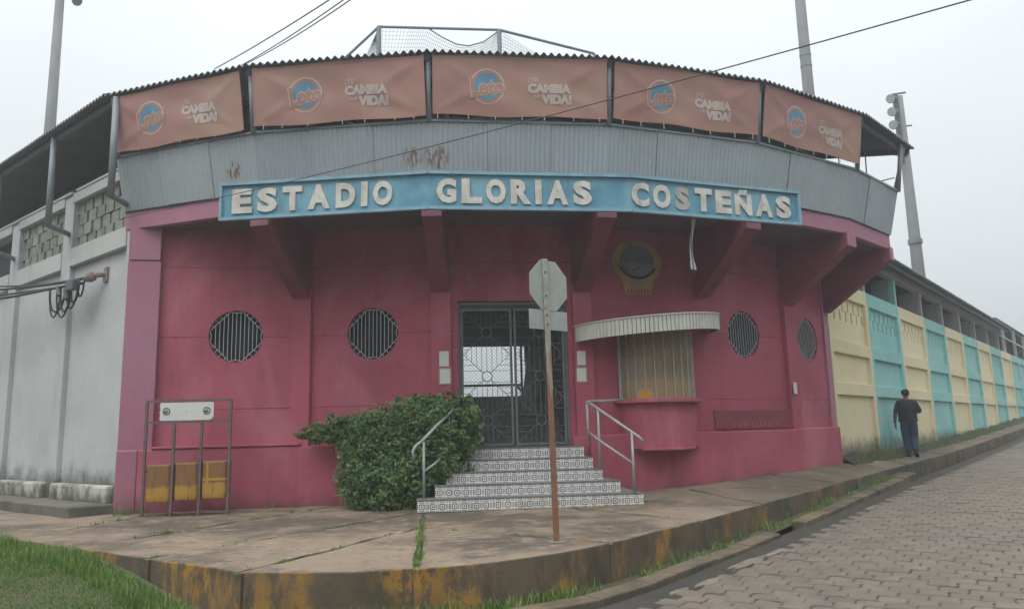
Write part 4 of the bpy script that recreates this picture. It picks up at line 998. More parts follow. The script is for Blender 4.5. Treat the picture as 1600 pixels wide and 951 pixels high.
for i in range(17):
    t = i / 16; wd = .035 * (1 - .35 * math.sin(math.pi * t)) + .01 * (t > .85); cxx = .055 - .13 * math.sin(math.pi * t * .75) * .6; z = 3.44 - .86 * t
    sv_ += [hp + Vector((cxx - wd, .01, z)), hp + Vector((cxx + wd, .01 + .02 * math.sin(5 * t), z - .02)), hp + Vector((cxx + wd, .016 + .02 * math.sin(5 * t), z - .02)), hp + Vector((cxx - wd, .016, z))]
mb.mesh(sv_, [(4 * i + a, 4 * i + b, 4 * i + 4 + b, 4 * i + 4 + a) for i in range(16) for a, b in ((0, 1), (1, 2), (2, 3), (3, 0))]); obj('strip', mb, M['paper'], hs)

# ================================================================== STREET SIGN (seen from behind)
pf_ = on_z(870, 846, -1.115)
ss = thing('stop_sign', pf_, 'blank grey back of an octagonal road sign on a rusty post', 'road sign')
ptop = Vector((pf_.x - .03, pf_.y, at_y(856, 404, pf_.y).z))
mb = MB(); pd = (ptop - pf_)
mb.bar(pf_ - UPZ * .1, ptop, .055, .012, (0, 1, 0)); mb.bar(pf_ - UPZ * .1 + Vector((-.026, .02, 0)), ptop + Vector((-.026, .02, 0)), .008, .045, (0, 1, 0)); mb.bar(pf_ - UPZ * .1 + Vector((.026, .02, 0)), ptop + Vector((.026, .02, 0)), .008, .045, (0, 1, 0))
obj('post', mb, M['post_rust'], ss)
ang = R_(-42); sx_ = Vector((math.cos(ang), -math.sin(ang) * -1, 0)); sx_ = Vector((math.cos(R_(40)), math.sin(R_(40)), 0)); so_ = Vector((sx_.y, -sx_.x, 0))
oc = at_y(857, 446, pf_.y + .06); rr = .295
mb = MB(); mb.prism([oc + sx_ * rr * math.cos(R_(22.5 + 45 * i)) * 1.0 + UPZ * rr * math.sin(R_(22.5 + 45 * i)) for i in range(8)], -so_ * .004); mb2 = mb
plate = bev(obj('octagon_plate', mb, M['signback'], ss), .0015, 1)
pc = at_y(857, 500, pf_.y + .06); mb = MB(); mb.box(pc, sx_ * .275, so_ * .002, UPZ * .105); obj('lower_plate', mb, M['signback'], ss)
for z in (oc.z + .14, oc.z - .12, pc.z + .05, pc.z - .05):
    mb = MB(); p = pf_.lerp(ptop, (z - pf_.z) / (ptop.z - pf_.z)); mb.tube([p + Vector((0, -.016, 0)), p + Vector((0, .05, 0))], .011, 8); obj('bolt', mb, M['rackmetal'], ss)
mb = MB(); mb.disc(pf_ + Vector((0, 0, -.006)), (.11, 0, 0), (0, .1, 0), 14, off=(0, 0, .014)); obj('footing', mb, M['concrete'], ss)

# ================================================================== LITTER RACK AND BINS
ra, rb = on_z(221, 807, -1.118), on_z(355, 803, -1.118)
rx, ro_, rl = frame(ra, rb); rz = lambda z: UPZ * (z)
ztop = at_y(222, 627, ra.y).z
rack = thing('bin_rack', ra.lerp(rb, .5), 'rusty metal bin rack with white header board by the pink wall', 'rack')
us = [0, rl * .335, rl * .66, rl]
for i, u in enumerate(us):
    p = ra + rx * u; top = ztop if i in (0, 3) else ztop - .33
    mb = MB(); mb.bar(Vector((p.x, p.y, -1.118)), Vector((p.x, p.y, top)), .038, .038, ro_); obj('post', mb, M['rackmetal'], rack)
for z in (ztop - .0, ztop - .325):
    mb = MB(); mb.bar(ra + UPZ * (z - ra.z), rb + UPZ * (z - rb.z), .036, .036); obj('crossbar', mb, M['rackmetal'], rack)
mb = MB(); mb.bar(ra + rx * .02 + UPZ * .045, rb - rx * .02 + UPZ * .045, .02, .02); obj('foot_bar', mb, M['rackmetal'], rack)
bw_, bh_ = rl * .64, .27; bcn = ra + rx * (rl * .48) + UPZ * (ztop - .165 - ra.z) + ro_ * .025
outl = [(-.5, -.38), (-.48, -.5), (.40, -.5), (.46, -.46), (.5, -.32), (.5, .47), (.44, .5), (-.49, .5), (-.5, .3), (-.488, .12), (-.5, -.05), (-.49, -.2)]
mb = MB(); mb.prism([bcn + rx * (a * bw_) + UPZ * (b * bh_) for a, b in outl], -ro_ * .012); hb = obj('header_board', mb, M['paper'], rack)
for sgn in (-1, 1):
    c = bcn + rx * sgn * bw_ * .375 + UPZ * .005 + ro_ * .002; mb = MB(); mb.ring(c, rx, UPZ, .043, .056, ro_ * .004, 24); mb.disc(c + ro_ * .001 - UPZ * .012 - rx * .008, rx * .03, UPZ * .018, 12, off=ro_ * .003); mb.bar(c + rx * -.005 + UPZ * .005 + ro_ * .003, c + rx * .022 + UPZ * .03 + ro_ * .003, .006, .003, ro_); obj('logo_mark', mb, plain('dark_green_print_%d' % sgn, (.05, .11, .10)), hb)
mb = MB(); mb.disc(bcn + ro_ * .002, rx * .008, UPZ * .008, 10, off=ro_ * .004); obj('rivet', mb, M['rackmetal'], hb)
labs = ['brown and yellow metal bin nearest the white wall end of the rack', 'middle orange and yellow metal bin between the rack posts', 'orange metal bin with a yellow cross mark in the rack']
for i in range(3):
    u = (us[i] + us[i + 1]) / 2; w_ = (us[i + 1] - us[i]) / 2 - .021; c = ra + rx * u - ro_ * .12
    zb_ = [-.92, -.90, -.885][i]; zt_ = zb_ + .56; prof = [(zb_, .93), (zb_ + .02, .99), (zb_ + .1, 1.0), (zt_ - .03, 1.0), (zt_, 1.02), (zt_, .96), (zb_ + .08, .93)]
    mb = MB(); n = 28; vs = []
    se = lambda v: math.copysign(abs(v) ** .42, v)         # drum with flattened front
    for z, k in prof:
        for j in range(n): a = 2 * math.pi * j / n; vs.append(Vector((c.x, c.y, z)) + rx * (w_ * k * se(math.cos(a))) + ro_ * (w_ * .72 * k * se(math.sin(a))))
    fs = [(r * n + j, r * n + (j + 1) % n, (r + 1) * n + (j + 1) % n, (r + 1) * n + j) for r in range(len(prof) - 1) for j in range(n)] + [list(range(n)), list(range((len(prof) - 1) * n, len(prof) * n))]
    mb.mesh(vs, fs); b_ = obj('bin', mb, M['bin'], None, smooth=True); tag(b_, labs[i], 'bin', 'bins in the rack')
    if i == 2:
        mk = MB(); cp = lambda a_, z: Vector((c.x, c.y, z)) + rx * (w_ * 1.004 * se(math.cos(a_))) + ro_ * (w_ * .72 * 1.02 * se(math.sin(a_)))
        for k in range(8): mk.bar(cp(1.75, zb_ + .2 + .042 * k), cp(1.75, zb_ + .242 + .042 * k), .035, .004, ro_)
        for k in range(14): mk.bar(cp(.3 + .18 * k, zb_ + .29), cp(.48 + .18 * k, zb_ + .29), .004, .04)
        obj('cross_mark', mk, paint('yellow_mark', (.45, .26, .04)), b_)
    for z in (zb_ + .13, zt_ - .1):
        mb = MB(); mb.bar(c + UPZ * (z - c.z) - rx * (w_ + .02), c + UPZ * (z - c.z) + rx * (w_ + .02), .02, .02); mb.box(c + UPZ * (z - c.z) - rx * (w_ + .012) + ro_ * .05, rx * .012, ro_ * .06, UPZ * .012); mb.box(c + UPZ * (z - c.z) + rx * (w_ + .012) + ro_ * .05, rx * .012, ro_ * .06, UPZ * .012); obj('hinge_pin', mb, M['rackmetal'], b_)

# ================================================================== WHITE WALL (left)
ww = thing('white_wall', V0 + dl * 3 + UPZ * -1.1, 'whitewashed stadium side wall with pierced block band and mossy foot', 'wall')
def wp(u, z, out=0.0): return V0 + dl * u + nl * out + UPZ * z
UE = 13.5
def wbox(u0, u1, z0, z1, o0, o1, name, mat, bv=.012):
    mb = MB(); mb.prism([wp(u0, z0, o0), wp(u1, z0, o0), wp(u1, z0, o1), wp(u0, z0, o1)], UPZ * (z1 - z0)); o_ = obj(name, mb, M[mat], ww)
    return bev(o_, bv) if bv else o_
pil = [(-.06, .22), (2.56, 2.98), (5.36, 5.80), (8.1, 8.5), (10.9, 11.3)]
for (a0, a1), (b0, b1) in zip(pil, pil[1:]):
    wbox(a1, b0, -1.0, 3.27, -.25, -.09, 'wall_panel', 'white'); wbox(a1, b0, 3.27, 3.62, -.25, .02, 'ledge', 'whiteledge'); wbox(a1, b0, 4.51, 4.70, -.25, .03, 'cornice', 'whiteledge')
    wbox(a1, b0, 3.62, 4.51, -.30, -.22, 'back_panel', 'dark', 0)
    wbox(a1 + .01, b0 - .01, -1.0, -.70, -.1, .10, 'plinth', 'plinthw', .04)
for a0, a1 in pil: wbox(a0, a1, -1.0, 4.69, -.25, .0, 'pilaster', 'white'); 
bm_ = MB(); bm_.box((0, 0, 0), (.152, 0, 0), (0, .06, 0), (0, 0, .1085)); bme = raw_mesh('block', bm_.v, bm_.f, M['block'])
rnd = random.Random(21); rotb = basis(dl, -nl, UPZ)
for (a0, a1), (b0, b1) in list(zip(pil, pil[1:]))[:2]:
    for r in range(4):
        z = 3.62 + .111 + r * .222; u = a1 + .17 + (.17 if r % 2 else 0)
        while u < b0 - .1:
            gap = .375
            link('block', bme, wp(u, z + rnd.uniform(-.006, .006), -.14 + rnd.uniform(-.012, .015)), rotb @ Matrix.Rotation(rnd.uniform(-.02, .02), 3, 'Y'), ww); u += gap
cr = wbox(0, 2.4, 4.70, 4.75, -.25, .05, 'coping', 'whiteledge'); wbox(2.6, 13, 4.70, 4.75, -.25, .05, 'coping', 'whiteledge')

# power cable bundle on a bracket at the white wall
cb_ = thing('cable_bundle', wp(.95, 2.3, .1), 'black service cables looping from an insulator bracket on the white wall', 'cables')
mb = MB(); p0 = wp(1.18, 2.92, .0); p1 = wp(1.23, 2.90, .08); p2 = wp(1.42, 2.83, .17)
mb.tube([wp(1.1, 2.93, -.09), p0, p1], [.045, .05, .045], 10); mb.tube([p1, p1.lerp(p2, .15), p1.lerp(p2, .5), p2], [.03, .085, .085, .03], 12); mb.box(wp(1.12, 2.92, -.07), dl * .07, nl * .02, UPZ * .13); obj('bracket', mb, M['rust_pink'], cb_, smooth=False)
rnd = random.Random(2)
for i in range(4):
    b0 = p2 + Vector((0, 0, rnd.uniform(-.05, .05))); pts = []
    endp = wp(6.5, 3.36 - .12 * i, .9 + .06 * i)
    for j in range(14): t = j / 13; q = b0.lerp(endp, t); q.z -= .10 * math.sin(math.pi * t) + .015 * math.sin(8 * t + i); pts.append(q)
    mb = MB(); mb.tube(pts, .018 + .006 * (i % 2), 6); obj('cable', mb, M['black'], cb_, smooth=True)
for i in range(7):
    uu = 1.42 + .19 * i; dp = .30 + .16 * ((i * 37) % 5) / 4; ww_ = .12 + .06 * (i % 3); pts = []
    c = wp(uu, 2.83, .30 + .03 * (i % 2))
    if i >= 3: dp += .16; ww_ += .12
    for j in range(15):
        a = math.pi * j / 14; pts.append(c - nl * .08 + dl * (-ww_ * math.cos(a)) - UPZ * (dp * math.sin(a) ** .8))
    mb = MB(); mb.tube(pts, .015 + .005 * (i % 2), 6); obj('cable_loop', mb, M['black'], cb_, smooth=True)
M['connector'] = plain('grey_connector', (.10, .10, .11))
mb = MB(); mb.tube([wp(2.2, 2.8, .32), wp(2.08, 2.62, .32)], .035, 8); obj('connector', mb, M['connector'], cb_)
mb = MB(); mb.box(wp(1.62, 2.74, .3), dl * .16, nl * .05, UPZ * .09); mb.tube([wp(1.8, 2.72, .32), wp(1.74, 2.50, .32)], .05, 8); bev(obj('connector', mb, M['connector'], cb_), .02)

# ================================================================== PAINTED WALL (right) AND STAND
pw = thing('painted_wall', FR + dr * 10 + UPZ * -.9, 'boundary wall painted in alternating cream and turquoise panels', 'wall')
def rp_(s, z, out=0.0): return FR + dr * s + nr * out + UPZ * z
bays = [.12 + 3.16 * i for i in range(15)]
def rbox(s0, s1, z0, z1, o0, o1, name, mat, parent=pw, bv=.012):
    mb = MB(); mb.prism([rp_(s0, z0, o0), rp_(s1, z0, o0), rp_(s1, z0, o1), rp_(s0, z0, o1)], UPZ * (z1 - z0)); o_ = obj(name, mb, M[mat], parent)
    return bev(o_, bv) if bv else o_
for i, (s0, s1) in enumerate(zip(bays, bays[1:])):
    c = 'turq' if i % 2 else 'cream'
    if i >= 9: c = 'turq' if i in (9, 10, 13) else 'cream'
    zt = 3.21; e = .40
    rbox(s0, s0 + .18, -1.3, zt, -.20, .035, 'pilaster', c); rbox(s1 - .18, s1 - .004, -1.3, zt, -.20, .035, 'pilaster', c)
    a, b = s0 + .18, s1 - .18
    rbox(a, b, 2.86, zt, -.20, .03, 'rail', c); rbox(a, b, 1.55, 1.85, -.20, .03, 'rail', c); rbox(a, b, .62, .90, -.20, .03, 'rail', c)
    rbox(a, b, .90, 1.55, -.2, -.05, 'panel', c, bv=0); rbox(a, b, -1.3, .62, -.2, -.05, 'panel', c, bv=0)
    # upper panel with two staggered rows of slots
    mb = MB(); n_ = 13; cw = (b - a) / n_
    for j in range(n_):
        u0, u1 = a + j * cw, a + (j + 1) * cw; uc = (u0 + u1) / 2; hs_ = cw * .22
        za, zb2 = (2.55, 2.80) if j % 2 else (2.33, 2.58)
        if i >= 8: za = zb2 = 2.6
        for q0, q1, z0, z1 in ((u0, u1, 1.85, za), (u0, u1, zb2, 2.86), (u0, uc - hs_, za, zb2), (uc + hs_, u1, za, zb2)):
            if z1 - z0 > .001: mb.prism([rp_(q0, z0, -.2), rp_(q1, z0, -.2), rp_(q1, z0, -.05), rp_(q0, z0, -.05)], UPZ * (z1 - z0))
    obj('slotted_panel', mb, M[c], pw)
    if i < 8: rbox(a, b, 2.2, 2.86, -.34, -.30, 'slot_shade', 'dark', bv=0)  # added dark sheet, painted as the shaded interior behind the slots
stand = thing('grandstand', FR + dr * 12 - nr * 2 + UPZ * -.9, 'dark roofed grandstand with open bays behind the cream and turquoise wall', 'grandstand')
for i in range(9):
    s = bays[i] + .02
    c = 'turq' if i in (2,) else 'beamgrey'
    if s < 27: rbox(s - .09, s + .09, 3.212, 4.0, -.16, .0, 'post', c, stand); rbox(s - .09, s + .09, 3.212, 4.0, -.62, -.17, 'buttress', 'beamgrey', stand)
rbox(-2, 26, 4.0, 4.22, -.20, .03, 'beam', 'beamgrey', stand)
rbox(-2, 45, -.9, 5.0, -3.6, -3.4, 'back_wall', 'grey', stand, 0)
mb = MB(); mb.prism([rp_(-2, 3.15, -3.4), rp_(26, 3.15, -3.4), rp_(26, 3.15, -.2), rp_(-2, 3.15, -.2)], UPZ * .05); obj('floor', mb, M['grey'], stand)
ea, eb = rp_(1.0, 4.22, .46), rp_(26.3, 4.22, .46)
roof_run(ea, eb, ea - nr * 6 + UPZ * .9, eb - nr * 6 + UPZ * .9, nmat='roofz', parent=stand, nsheet=26)
fs_ = thing('far_stand', rp_(34, -.5, -2), 'second dark roofed stand beyond the first, past the open bays', 'grandstand')
ea, eb = rp_(26.6, 4.85, -.1), rp_(60, 4.85, -.1); roof_run(ea, eb, ea - nr * 6 + UPZ * 1.1, eb - nr * 6 + UPZ * 1.1, nmat='roofz', parent=fs_, nsheet=20)
rbox(27, 60, 3.0, 5.2, -2.2, -2.0, 'back_wall', 'tier', fs_, 0)
for i in range(8): rbox(28 + 4 * i, 28.15 + 4 * i, 3.212, 4.7, -.19, -.05, 'post', 'beamgrey', fs_)
mb = MB(); mb.bar(rp_(26, 3.95, .0), rp_(60, 3.9, 0), .06, .06); obj('rail', mb, M['bar'], fs_)

# ================================================================== LIGHT POLES, NET FRAME, WIRES
def pole(x, y, ztop_, r0, r1, label, name='light_pole', mat='polec'):
    t = thing(name, Vector((x, y, -1.2)), label, 'light pole'); mb = MB(); mb.tube([(x, y, -1.2), (x, y, ztop_ * .5), (x, y, ztop_)], [r0, (r0 + r1) / 2, r1], 14); obj('shaft', mb, M[mat], t, smooth=True); return t
t = pole(-15.1, 24.0, 15.6, .24, .13, 'tall concrete light pole rising behind the roof over the white wall')
mb = MB(); mb.tube([(-15.1, 24, 14.9), (-14.5, 24, 14.95)], .04, 8); obj('arm', mb, M['steel'], t); mb = MB(); mb.tube([(-14.62, 24, 14.88), (-14.45, 23.9, 14.72)], [.10, .17], 14); obj('floodlight', mb, M['lamp'], t)
t = pole(9.17, 22.0, 16.5, .21, .14, 'tall concrete pole rising behind the far banner')
for z in (11.1, 10.75): mb = MB(); mb.tube([(9.17, 22, z), (9.17, 22, z + .05)], .175, 14); obj('band', mb, M['steel'], t)
t = pole(16.2, 30.0, 13.25, .30, .15, 'concrete floodlight pole with stacked lamps beside the roof end')
mb = MB(); mb.tube([(16.2, 30, 7.0), (16.2, 30, 7.18)], .27, 14); obj('band', mb, M['polec'], t)
mb = MB(); mb.bar((16.0, 29.9, 10.4), (16.0, 29.9, 13.3), .18, .12, (0, 1, 0)); obj('lamp_rack', mb, M['steeldark'], t)
for i in range(5):
    z = 13.05 - .56 * i
    for j, dx in enumerate((-.28,)):
        mb = MB(); mb.tube([(16.0 + dx + .26, 29.8, z + .06), (16.0 + dx, 29.62, z - .02), (16.0 + dx - .12, 29.5, z - .10)], [.06, .12, .19], 14); l_ = obj('floodlight', mb, M['lamp'], t, smooth=True)
        mb = MB(); mb.tube([(16.0 + dx - .125, 29.497, z - .105), (16.0 + dx - .135, 29.488, z - .112)], .165, 14); obj('lens', mb, M['lampglass'], l_)
mb = MB(); mb.bar((15.85, 29.9, 13.3), (16.45, 29.9, 13.38), .06, .06); mb.bar((16.1, 29.9, 11.9), (16.55, 29.9, 11.95), .05, .05); obj('crossarm', mb, M['steeldark'], t)

nf = thing('net_frame', at_y(680, 80, 13.0), 'pipe frame hung with sagging grey netting above the roof', 'net frame')
fpnts = [at_y(470, 96, 13.4), at_y(592, 42, 13.0), at_y(780, 47, 13.0), at_y(928, 84, 13.4), at_y(960, 97, 13.6)]
zr_at = lambda p: ZRF + SL * (RO - (Vector((p.x, p.y, 0)) - Vector((CX, CY, 0))).length)
fpnts[0].z = zr_at(fpnts[0]) + .02; fpnts[4].z = zr_at(fpnts[4]) + .02
mb = MB(); mb.tube(fpnts, .026, 8); obj('top_pipe', mb, M['steel'], nf)
for p, lw_ in ((fpnts[1], .045), (fpnts[2], .04), (fpnts[3], .025)):
    mb = MB(); mb.tube([p, Vector((p.x, p.y, zr_at(p)))], lw_, 8); obj('upright', mb, M['steel'], nf)
nm = MB(); rnd = random.Random(9)
def net(pts_top, pts_bot, nx, nz):
    def P(a, b):
        def on(pts, a_): q = a_ * (len(pts) - 1); i = min(int(q), len(pts) - 2); return pts[i].lerp(pts[i + 1], q - i)
        return on(pts_top, a).lerp(on(pts_bot, a), b)
    for i in range(nx + 1): nm.tube([P(i / nx, j / 4) for j in range(5)], .0028, 3, cap=False)
    for j in range(nz + 1): nm.tube([P(i / 16, j / nz) for i in range(17)], .0028, 3, cap=False)
def low(px, Y=13.05): p = at_y(px, 95, Y); p.z = zr_at(p) + .03; return p
edge = [at_y(592, 43, 13.02), at_y(640, 45, 13.02), at_y(668, 44, 13.02), at_y(690, 58, 13.02), at_y(712, 69, 13.02), at_y(732, 72, 13.02), at_y(755, 66, 13.02), at_y(772, 54, 13.02), at_y(780, 48, 13.02), at_y(800, 60, 13.05), at_y(820, 74, 13.05), at_y(838, 84, 13.05)]
net(edge, [low(592 + (838 - 592) * i / 11) for i in range(12)], 90, 16)
net([at_y(592, 43, 13.02)] * 2, [low(548), low(600)], 26, 18)
stuff(obj('netting', nm, M['net'], nf))
mb = MB(); mb.tube(edge[2:9], .012, 5); obj('net_rope', mb, M['net'], nf)

def wire(a, b, sag, r, label, n=24):
    pts = []
    for i in range(n + 1): t_ = i / n; p = a.lerp(b, t_); p.z -= sag * 4 * t_ * (1 - t_); pts.append(p)
    mb = MB(); mb.tube(pts, r, 5); o_ = obj('overhead_wire', mb, M['wire'], None, smooth=True); tag(o_, label, 'wire'); return o_
wire(wp(-.02, 3.70, .12), at_y(1524, -2, 5.0), .09, .006, 'long dark overhead wire crossing the facade and sign')
def behind(px, py): return at_y(px, py, 13.2)
wire(behind(335, 108), at_y(530, -10, 9), .03, .010, 'single upper wire rising over the roof corner')
wire(behind(372, 105), at_y(548, -8, 9), .04, .009, 'paired wire, upper strand, rising over the roof corner')
wire(behind(380, 102), at_y(553, -4, 9), .05, .009, 'paired wire, lower strand, rising over the roof corner')

# ================================================================== PERSON
mp = on_z(1425, 713, -.865); mg = g_walk(mp.x, mp.y)
mp = on_z(1425, 713, mg); mg = g_walk(mp.x, mp.y); mp.z = mg
HT = 1.66
fw = Vector((dr.x, dr.y, 0)); fw = Vector((.45, .9, 0)).normalized(); rt = Vector((fw.y, -fw.x, 0))
def bp(r, f, z): return mp + rt * (r * HT / 1.72) + fw * (f * HT / 1.72) + UPZ * (z * HT / 1.72)
def skin(name, verts, edges, rad, mats, parent=None, root=0, sub=2):
    me = bpy.data.meshes.new(name); me.from_pydata([tuple(v) for v in verts], edges, []); o = bpy.data.objects.new(name, me); col.objects.link(o)
    m = o.modifiers.new('s', 'SKIN'); m.use_smooth_shade = True
    for i, r in enumerate(rad): me.skin_vertices[0].data[i].radius = r if isinstance(r, tuple) else (r, r)
    me.skin_vertices[0].data[root].use_root = True
    s2 = o.modifiers.new('u', 'SUBSURF'); s2.levels = sub; s2.render_levels = sub
    dg = bpy.context.evaluated_depsgraph_get(); dg.update(); res = bpy.data.meshes.new_from_object(o.evaluated_get(dg)); bpy.data.objects.remove(o)
    mbn = MB(); mbn.mesh([v.co.copy() for v in res.vertices], [list(p.vertices) for p in res.polygons]); bpy.data.meshes.remove(res); return mbn
Vx = []; Ex = []; Rx = []
def ch(start, items):
    prev_ = start
    for (r, f, z, rad) in items:
        Vx.append(bp(r, f, z)); Rx.append(rad); i = len(Vx) - 1
        if prev_ is not None: Ex.append((prev_, i))
        prev_ = i
    return prev_
pel = ch(None, [(0, 0, .93, (.165, .135))])
waist = ch(pel, [(0, .01, 1.08, (.165, .135))]); chest = ch(waist, [(0, .01, 1.26, (.175, .13))]); shz = ch(chest, [(0, 0, 1.40, (.13, .10))])
neck = ch(shz, [(0, .015, 1.475, .062), (0, .03, 1.53, .058)])
head = ch(neck, [(0, .04, 1.60, (.082, .098)), (0, .035, 1.67, .070)])
# left arm hangs a little away from the body, right forearm is raised in front
la_ = ch(shz, [(-.19, 0, 1.385, .075), (-.255, -.02, 1.22, .060), (-.29, -.03, 1.08, .05), (-.305, .01, .95, .042), (-.31, .04, .845, .033)])
ra_ = ch(shz, [(.19, 0, 1.385, .075), (.255, -.03, 1.24, .060), (.29, -.04, 1.13, .052), (.25, .10, 1.16, .045), (.19, .22, 1.22, .035)])
# legs: the left bears the weight, the right trails with the heel lifted
ll = ch(pel, [(-.095, 0, .82, .128), (-.085, .05, .50, .102), (-.07, .035, .28, .090), (-.06, .0, .085, .078)])
rl_ = ch(pel, [(.105, 0, .82, .128), (.10, .03, .50, .102), (.10, -.08, .30, .088), (.105, -.16, .14, .074)])
body = skin('b', Vx, Ex, Rx, None)
person = None
mats = [M['skin'], M['shirt'], M['jeans'], M['hair']]
mi = []
for f in body.f:
    c = sum((body.v[i] for i in f), Vector()) / len(f); q = c - mp; z = q.z * 1.72 / HT; r = q.dot(rt); fo = q.dot(fw)
    if z > 1.575 and fo < .06 or z > 1.66: mi.append(3)
    elif z > 1.47: mi.append(0)
    elif abs(r) > .20 and z < 1.17 and z > .6: mi.append(0)
    elif r > .13 and fo > .06 and 1.02 < z < 1.3: mi.append(0)
    elif z > .95: mi.append(1)
    else: mi.append(2)
body.m = mi
person = obj('person', body, mats, None, smooth=True, fix=True); tag(person, 'person in black shirt, dark jeans and cap walking away along the sidewalk', 'person')
def hand(base, d, up, side, name='hand'):
    Vh = []; Eh = []; Rh = []
    def add(p, r, pr=None):
        Vh.append(p); Rh.append(r)
        if pr is not None: Eh.append((pr, len(Vh) - 1))
        return len(Vh) - 1
    a = add(base, .026); b_ = add(base + d * .045, (.036, .020), a); 
    for i in range(4):
        k = (i - 1.5) * .018; L = (.062, .072, .068, .052)[i]
        p = add(base + d * .085 + side * k, .011, b_); p = add(base + d * (.085 + L * .5) + side * k * 1.05 + up * .008, .009, p); add(base + d * (.085 + L * .85) + side * k + up * .028, .008, p)
    p = add(base + d * .03 + side * -.032 + up * .01, .012, a); p = add(base + d * .065 + side * -.05 + up * .02, .010, p); add(base + d * .095 + side * -.052 + up * .03, .009, p)
    h = skin('h', Vh, Eh, Rh, None, sub=1); return obj(name, h, M['skin'], person, smooth=True)
hand(bp(-.31, .04, .84), Vector((0, 0, -1)), rt, fw * -1); hand(bp(.185, .225, 1.225), (fw * .3 - rt * .6 + UPZ * .5).normalized(), fw * -1, UPZ)
def shoe(base, d, lift):
    mb = MB(); d = d.normalized(); s_ = d.cross(UPZ).normalized(); upv = s_.cross(d).normalized(); prof = [(-.085, .034, .075), (-.06, .042, .085), (.0, .045, .075), (.08, .050, .055), (.14, .046, .045), (.18, .028, .03)]; vs = []
    for x_, hw, h in prof: vs += [base + d * x_ - s_ * hw, base + d * x_ + s_ * hw, base + d * x_ + s_ * hw * .75 + upv * h, base + d * x_ - s_ * hw * .75 + upv * h]
    n = len(prof); fs = [(4 * i + a, 4 * i + b, 4 * i + 4 + b, 4 * i + 4 + a) for i in range(n - 1) for a, b in ((0, 1), (1, 2), (2, 3), (3, 0))] + [(0, 1, 2, 3), (4 * n - 4, 4 * n - 3, 4 * n - 2, 4 * n - 1)]
    mb.mesh(vs, fs); return bev(obj('shoe', mb, M['shoe'], person, smooth=True), .012)
shoe(bp(-.06, .01, .0), fw - rt * .1, 0); shoe(bp(.11, -.13, .07), fw * .8 + rt * .1 - UPZ * .45, 0)
hc_ = bp(0, .035, 1.655); mb = MB(); n = 20; vs = []; prof = [(-.035, .098), (.0, .102), (.04, .094), (.075, .066), (.09, .02)]
for z, r in prof: vs += [hc_ + rt * (r * .93 * math.cos(2 * math.pi * i / n)) + fw * (r * 1.06 * math.sin(2 * math.pi * i / n)) + UPZ * z for i in range(n)]
fs = [(r * n + i, r * n + (i + 1) % n, (r + 1) * n + (i + 1) % n, (r + 1) * n + i) for r in range(4) for i in range(n)] + [list(range(4 * n, 5 * n))]
mb.mesh(vs, fs); mb.prism([hc_ + fw * .09 + rt * a + UPZ * -.03 for a in (-.075, .075)] + [hc_ + fw * .17 + rt * .05 - UPZ * .045, hc_ + fw * .17 - rt * .05 - UPZ * .045], UPZ * .008); obj('cap', mb, M['cap'], person, smooth=True)
for sgn in (-1, 1):
    mb = MB(); ec = bp(.083 * sgn, .03, 1.60); mb.disc(ec, fw * .018, UPZ * .032, 12, off=rt * sgn * .012); obj('ear', mb, M['skin'], person)
mb = MB(); mb.box(bp(0, .14, 1.595), rt * .013, fw * .016, UPZ * .022); bev(obj('nose', mb, M['skin'], person), .008)
# hem and sleeves of the loose shirt
def loft(rings, name, mat, parent):
    mb = MB(); n = len(rings[0]); vs = [p for r in rings for p in r]; mb.mesh(vs, [(r * n + i, r * n + (i + 1) % n, (r + 1) * n + (i + 1) % n, (r + 1) * n + i) for r in range(len(rings) - 1) for i in range(n)]); return obj(name, mb, mat, parent, smooth=True)
def ring_(c, ax, ay, rx_, ry_, n=22, wob=0): return [c + ax * (rx_ * math.cos(2 * math.pi * i / n)) + ay * (ry_ * (1 + wob * math.sin(3 * i)) * math.sin(2 * math.pi * i / n)) for i in range(n)]
loft([ring_(bp(0, .0, .90), rt, fw, .225, .185, wob=.04), ring_(bp(0, .0, 1.0), rt, fw, .215, .18, wob=.03), ring_(bp(0, .01, 1.15), rt, fw, .22, .175), ring_(bp(0, .01, 1.29), rt, fw, .222, .155), ring_(bp(0, .0, 1.40), rt, fw, .17, .115), ring_(bp(0, .01, 1.465), rt, fw, .075, .07)], 'shirt', M['shirt'], person)
for sgn in (-1, 1):
    loft([ring_(bp(.17 * sgn, 0, 1.40), fw, UPZ, .09, .075), ring_(bp(.225 * sgn, -.01, 1.31), fw, (UPZ + rt * .5 * sgn).normalized(), .088, .085), ring_(bp(.275 * sgn, -.03, 1.17), fw, rt, .082, .075)], 'sleeve', M['shirt'], person)

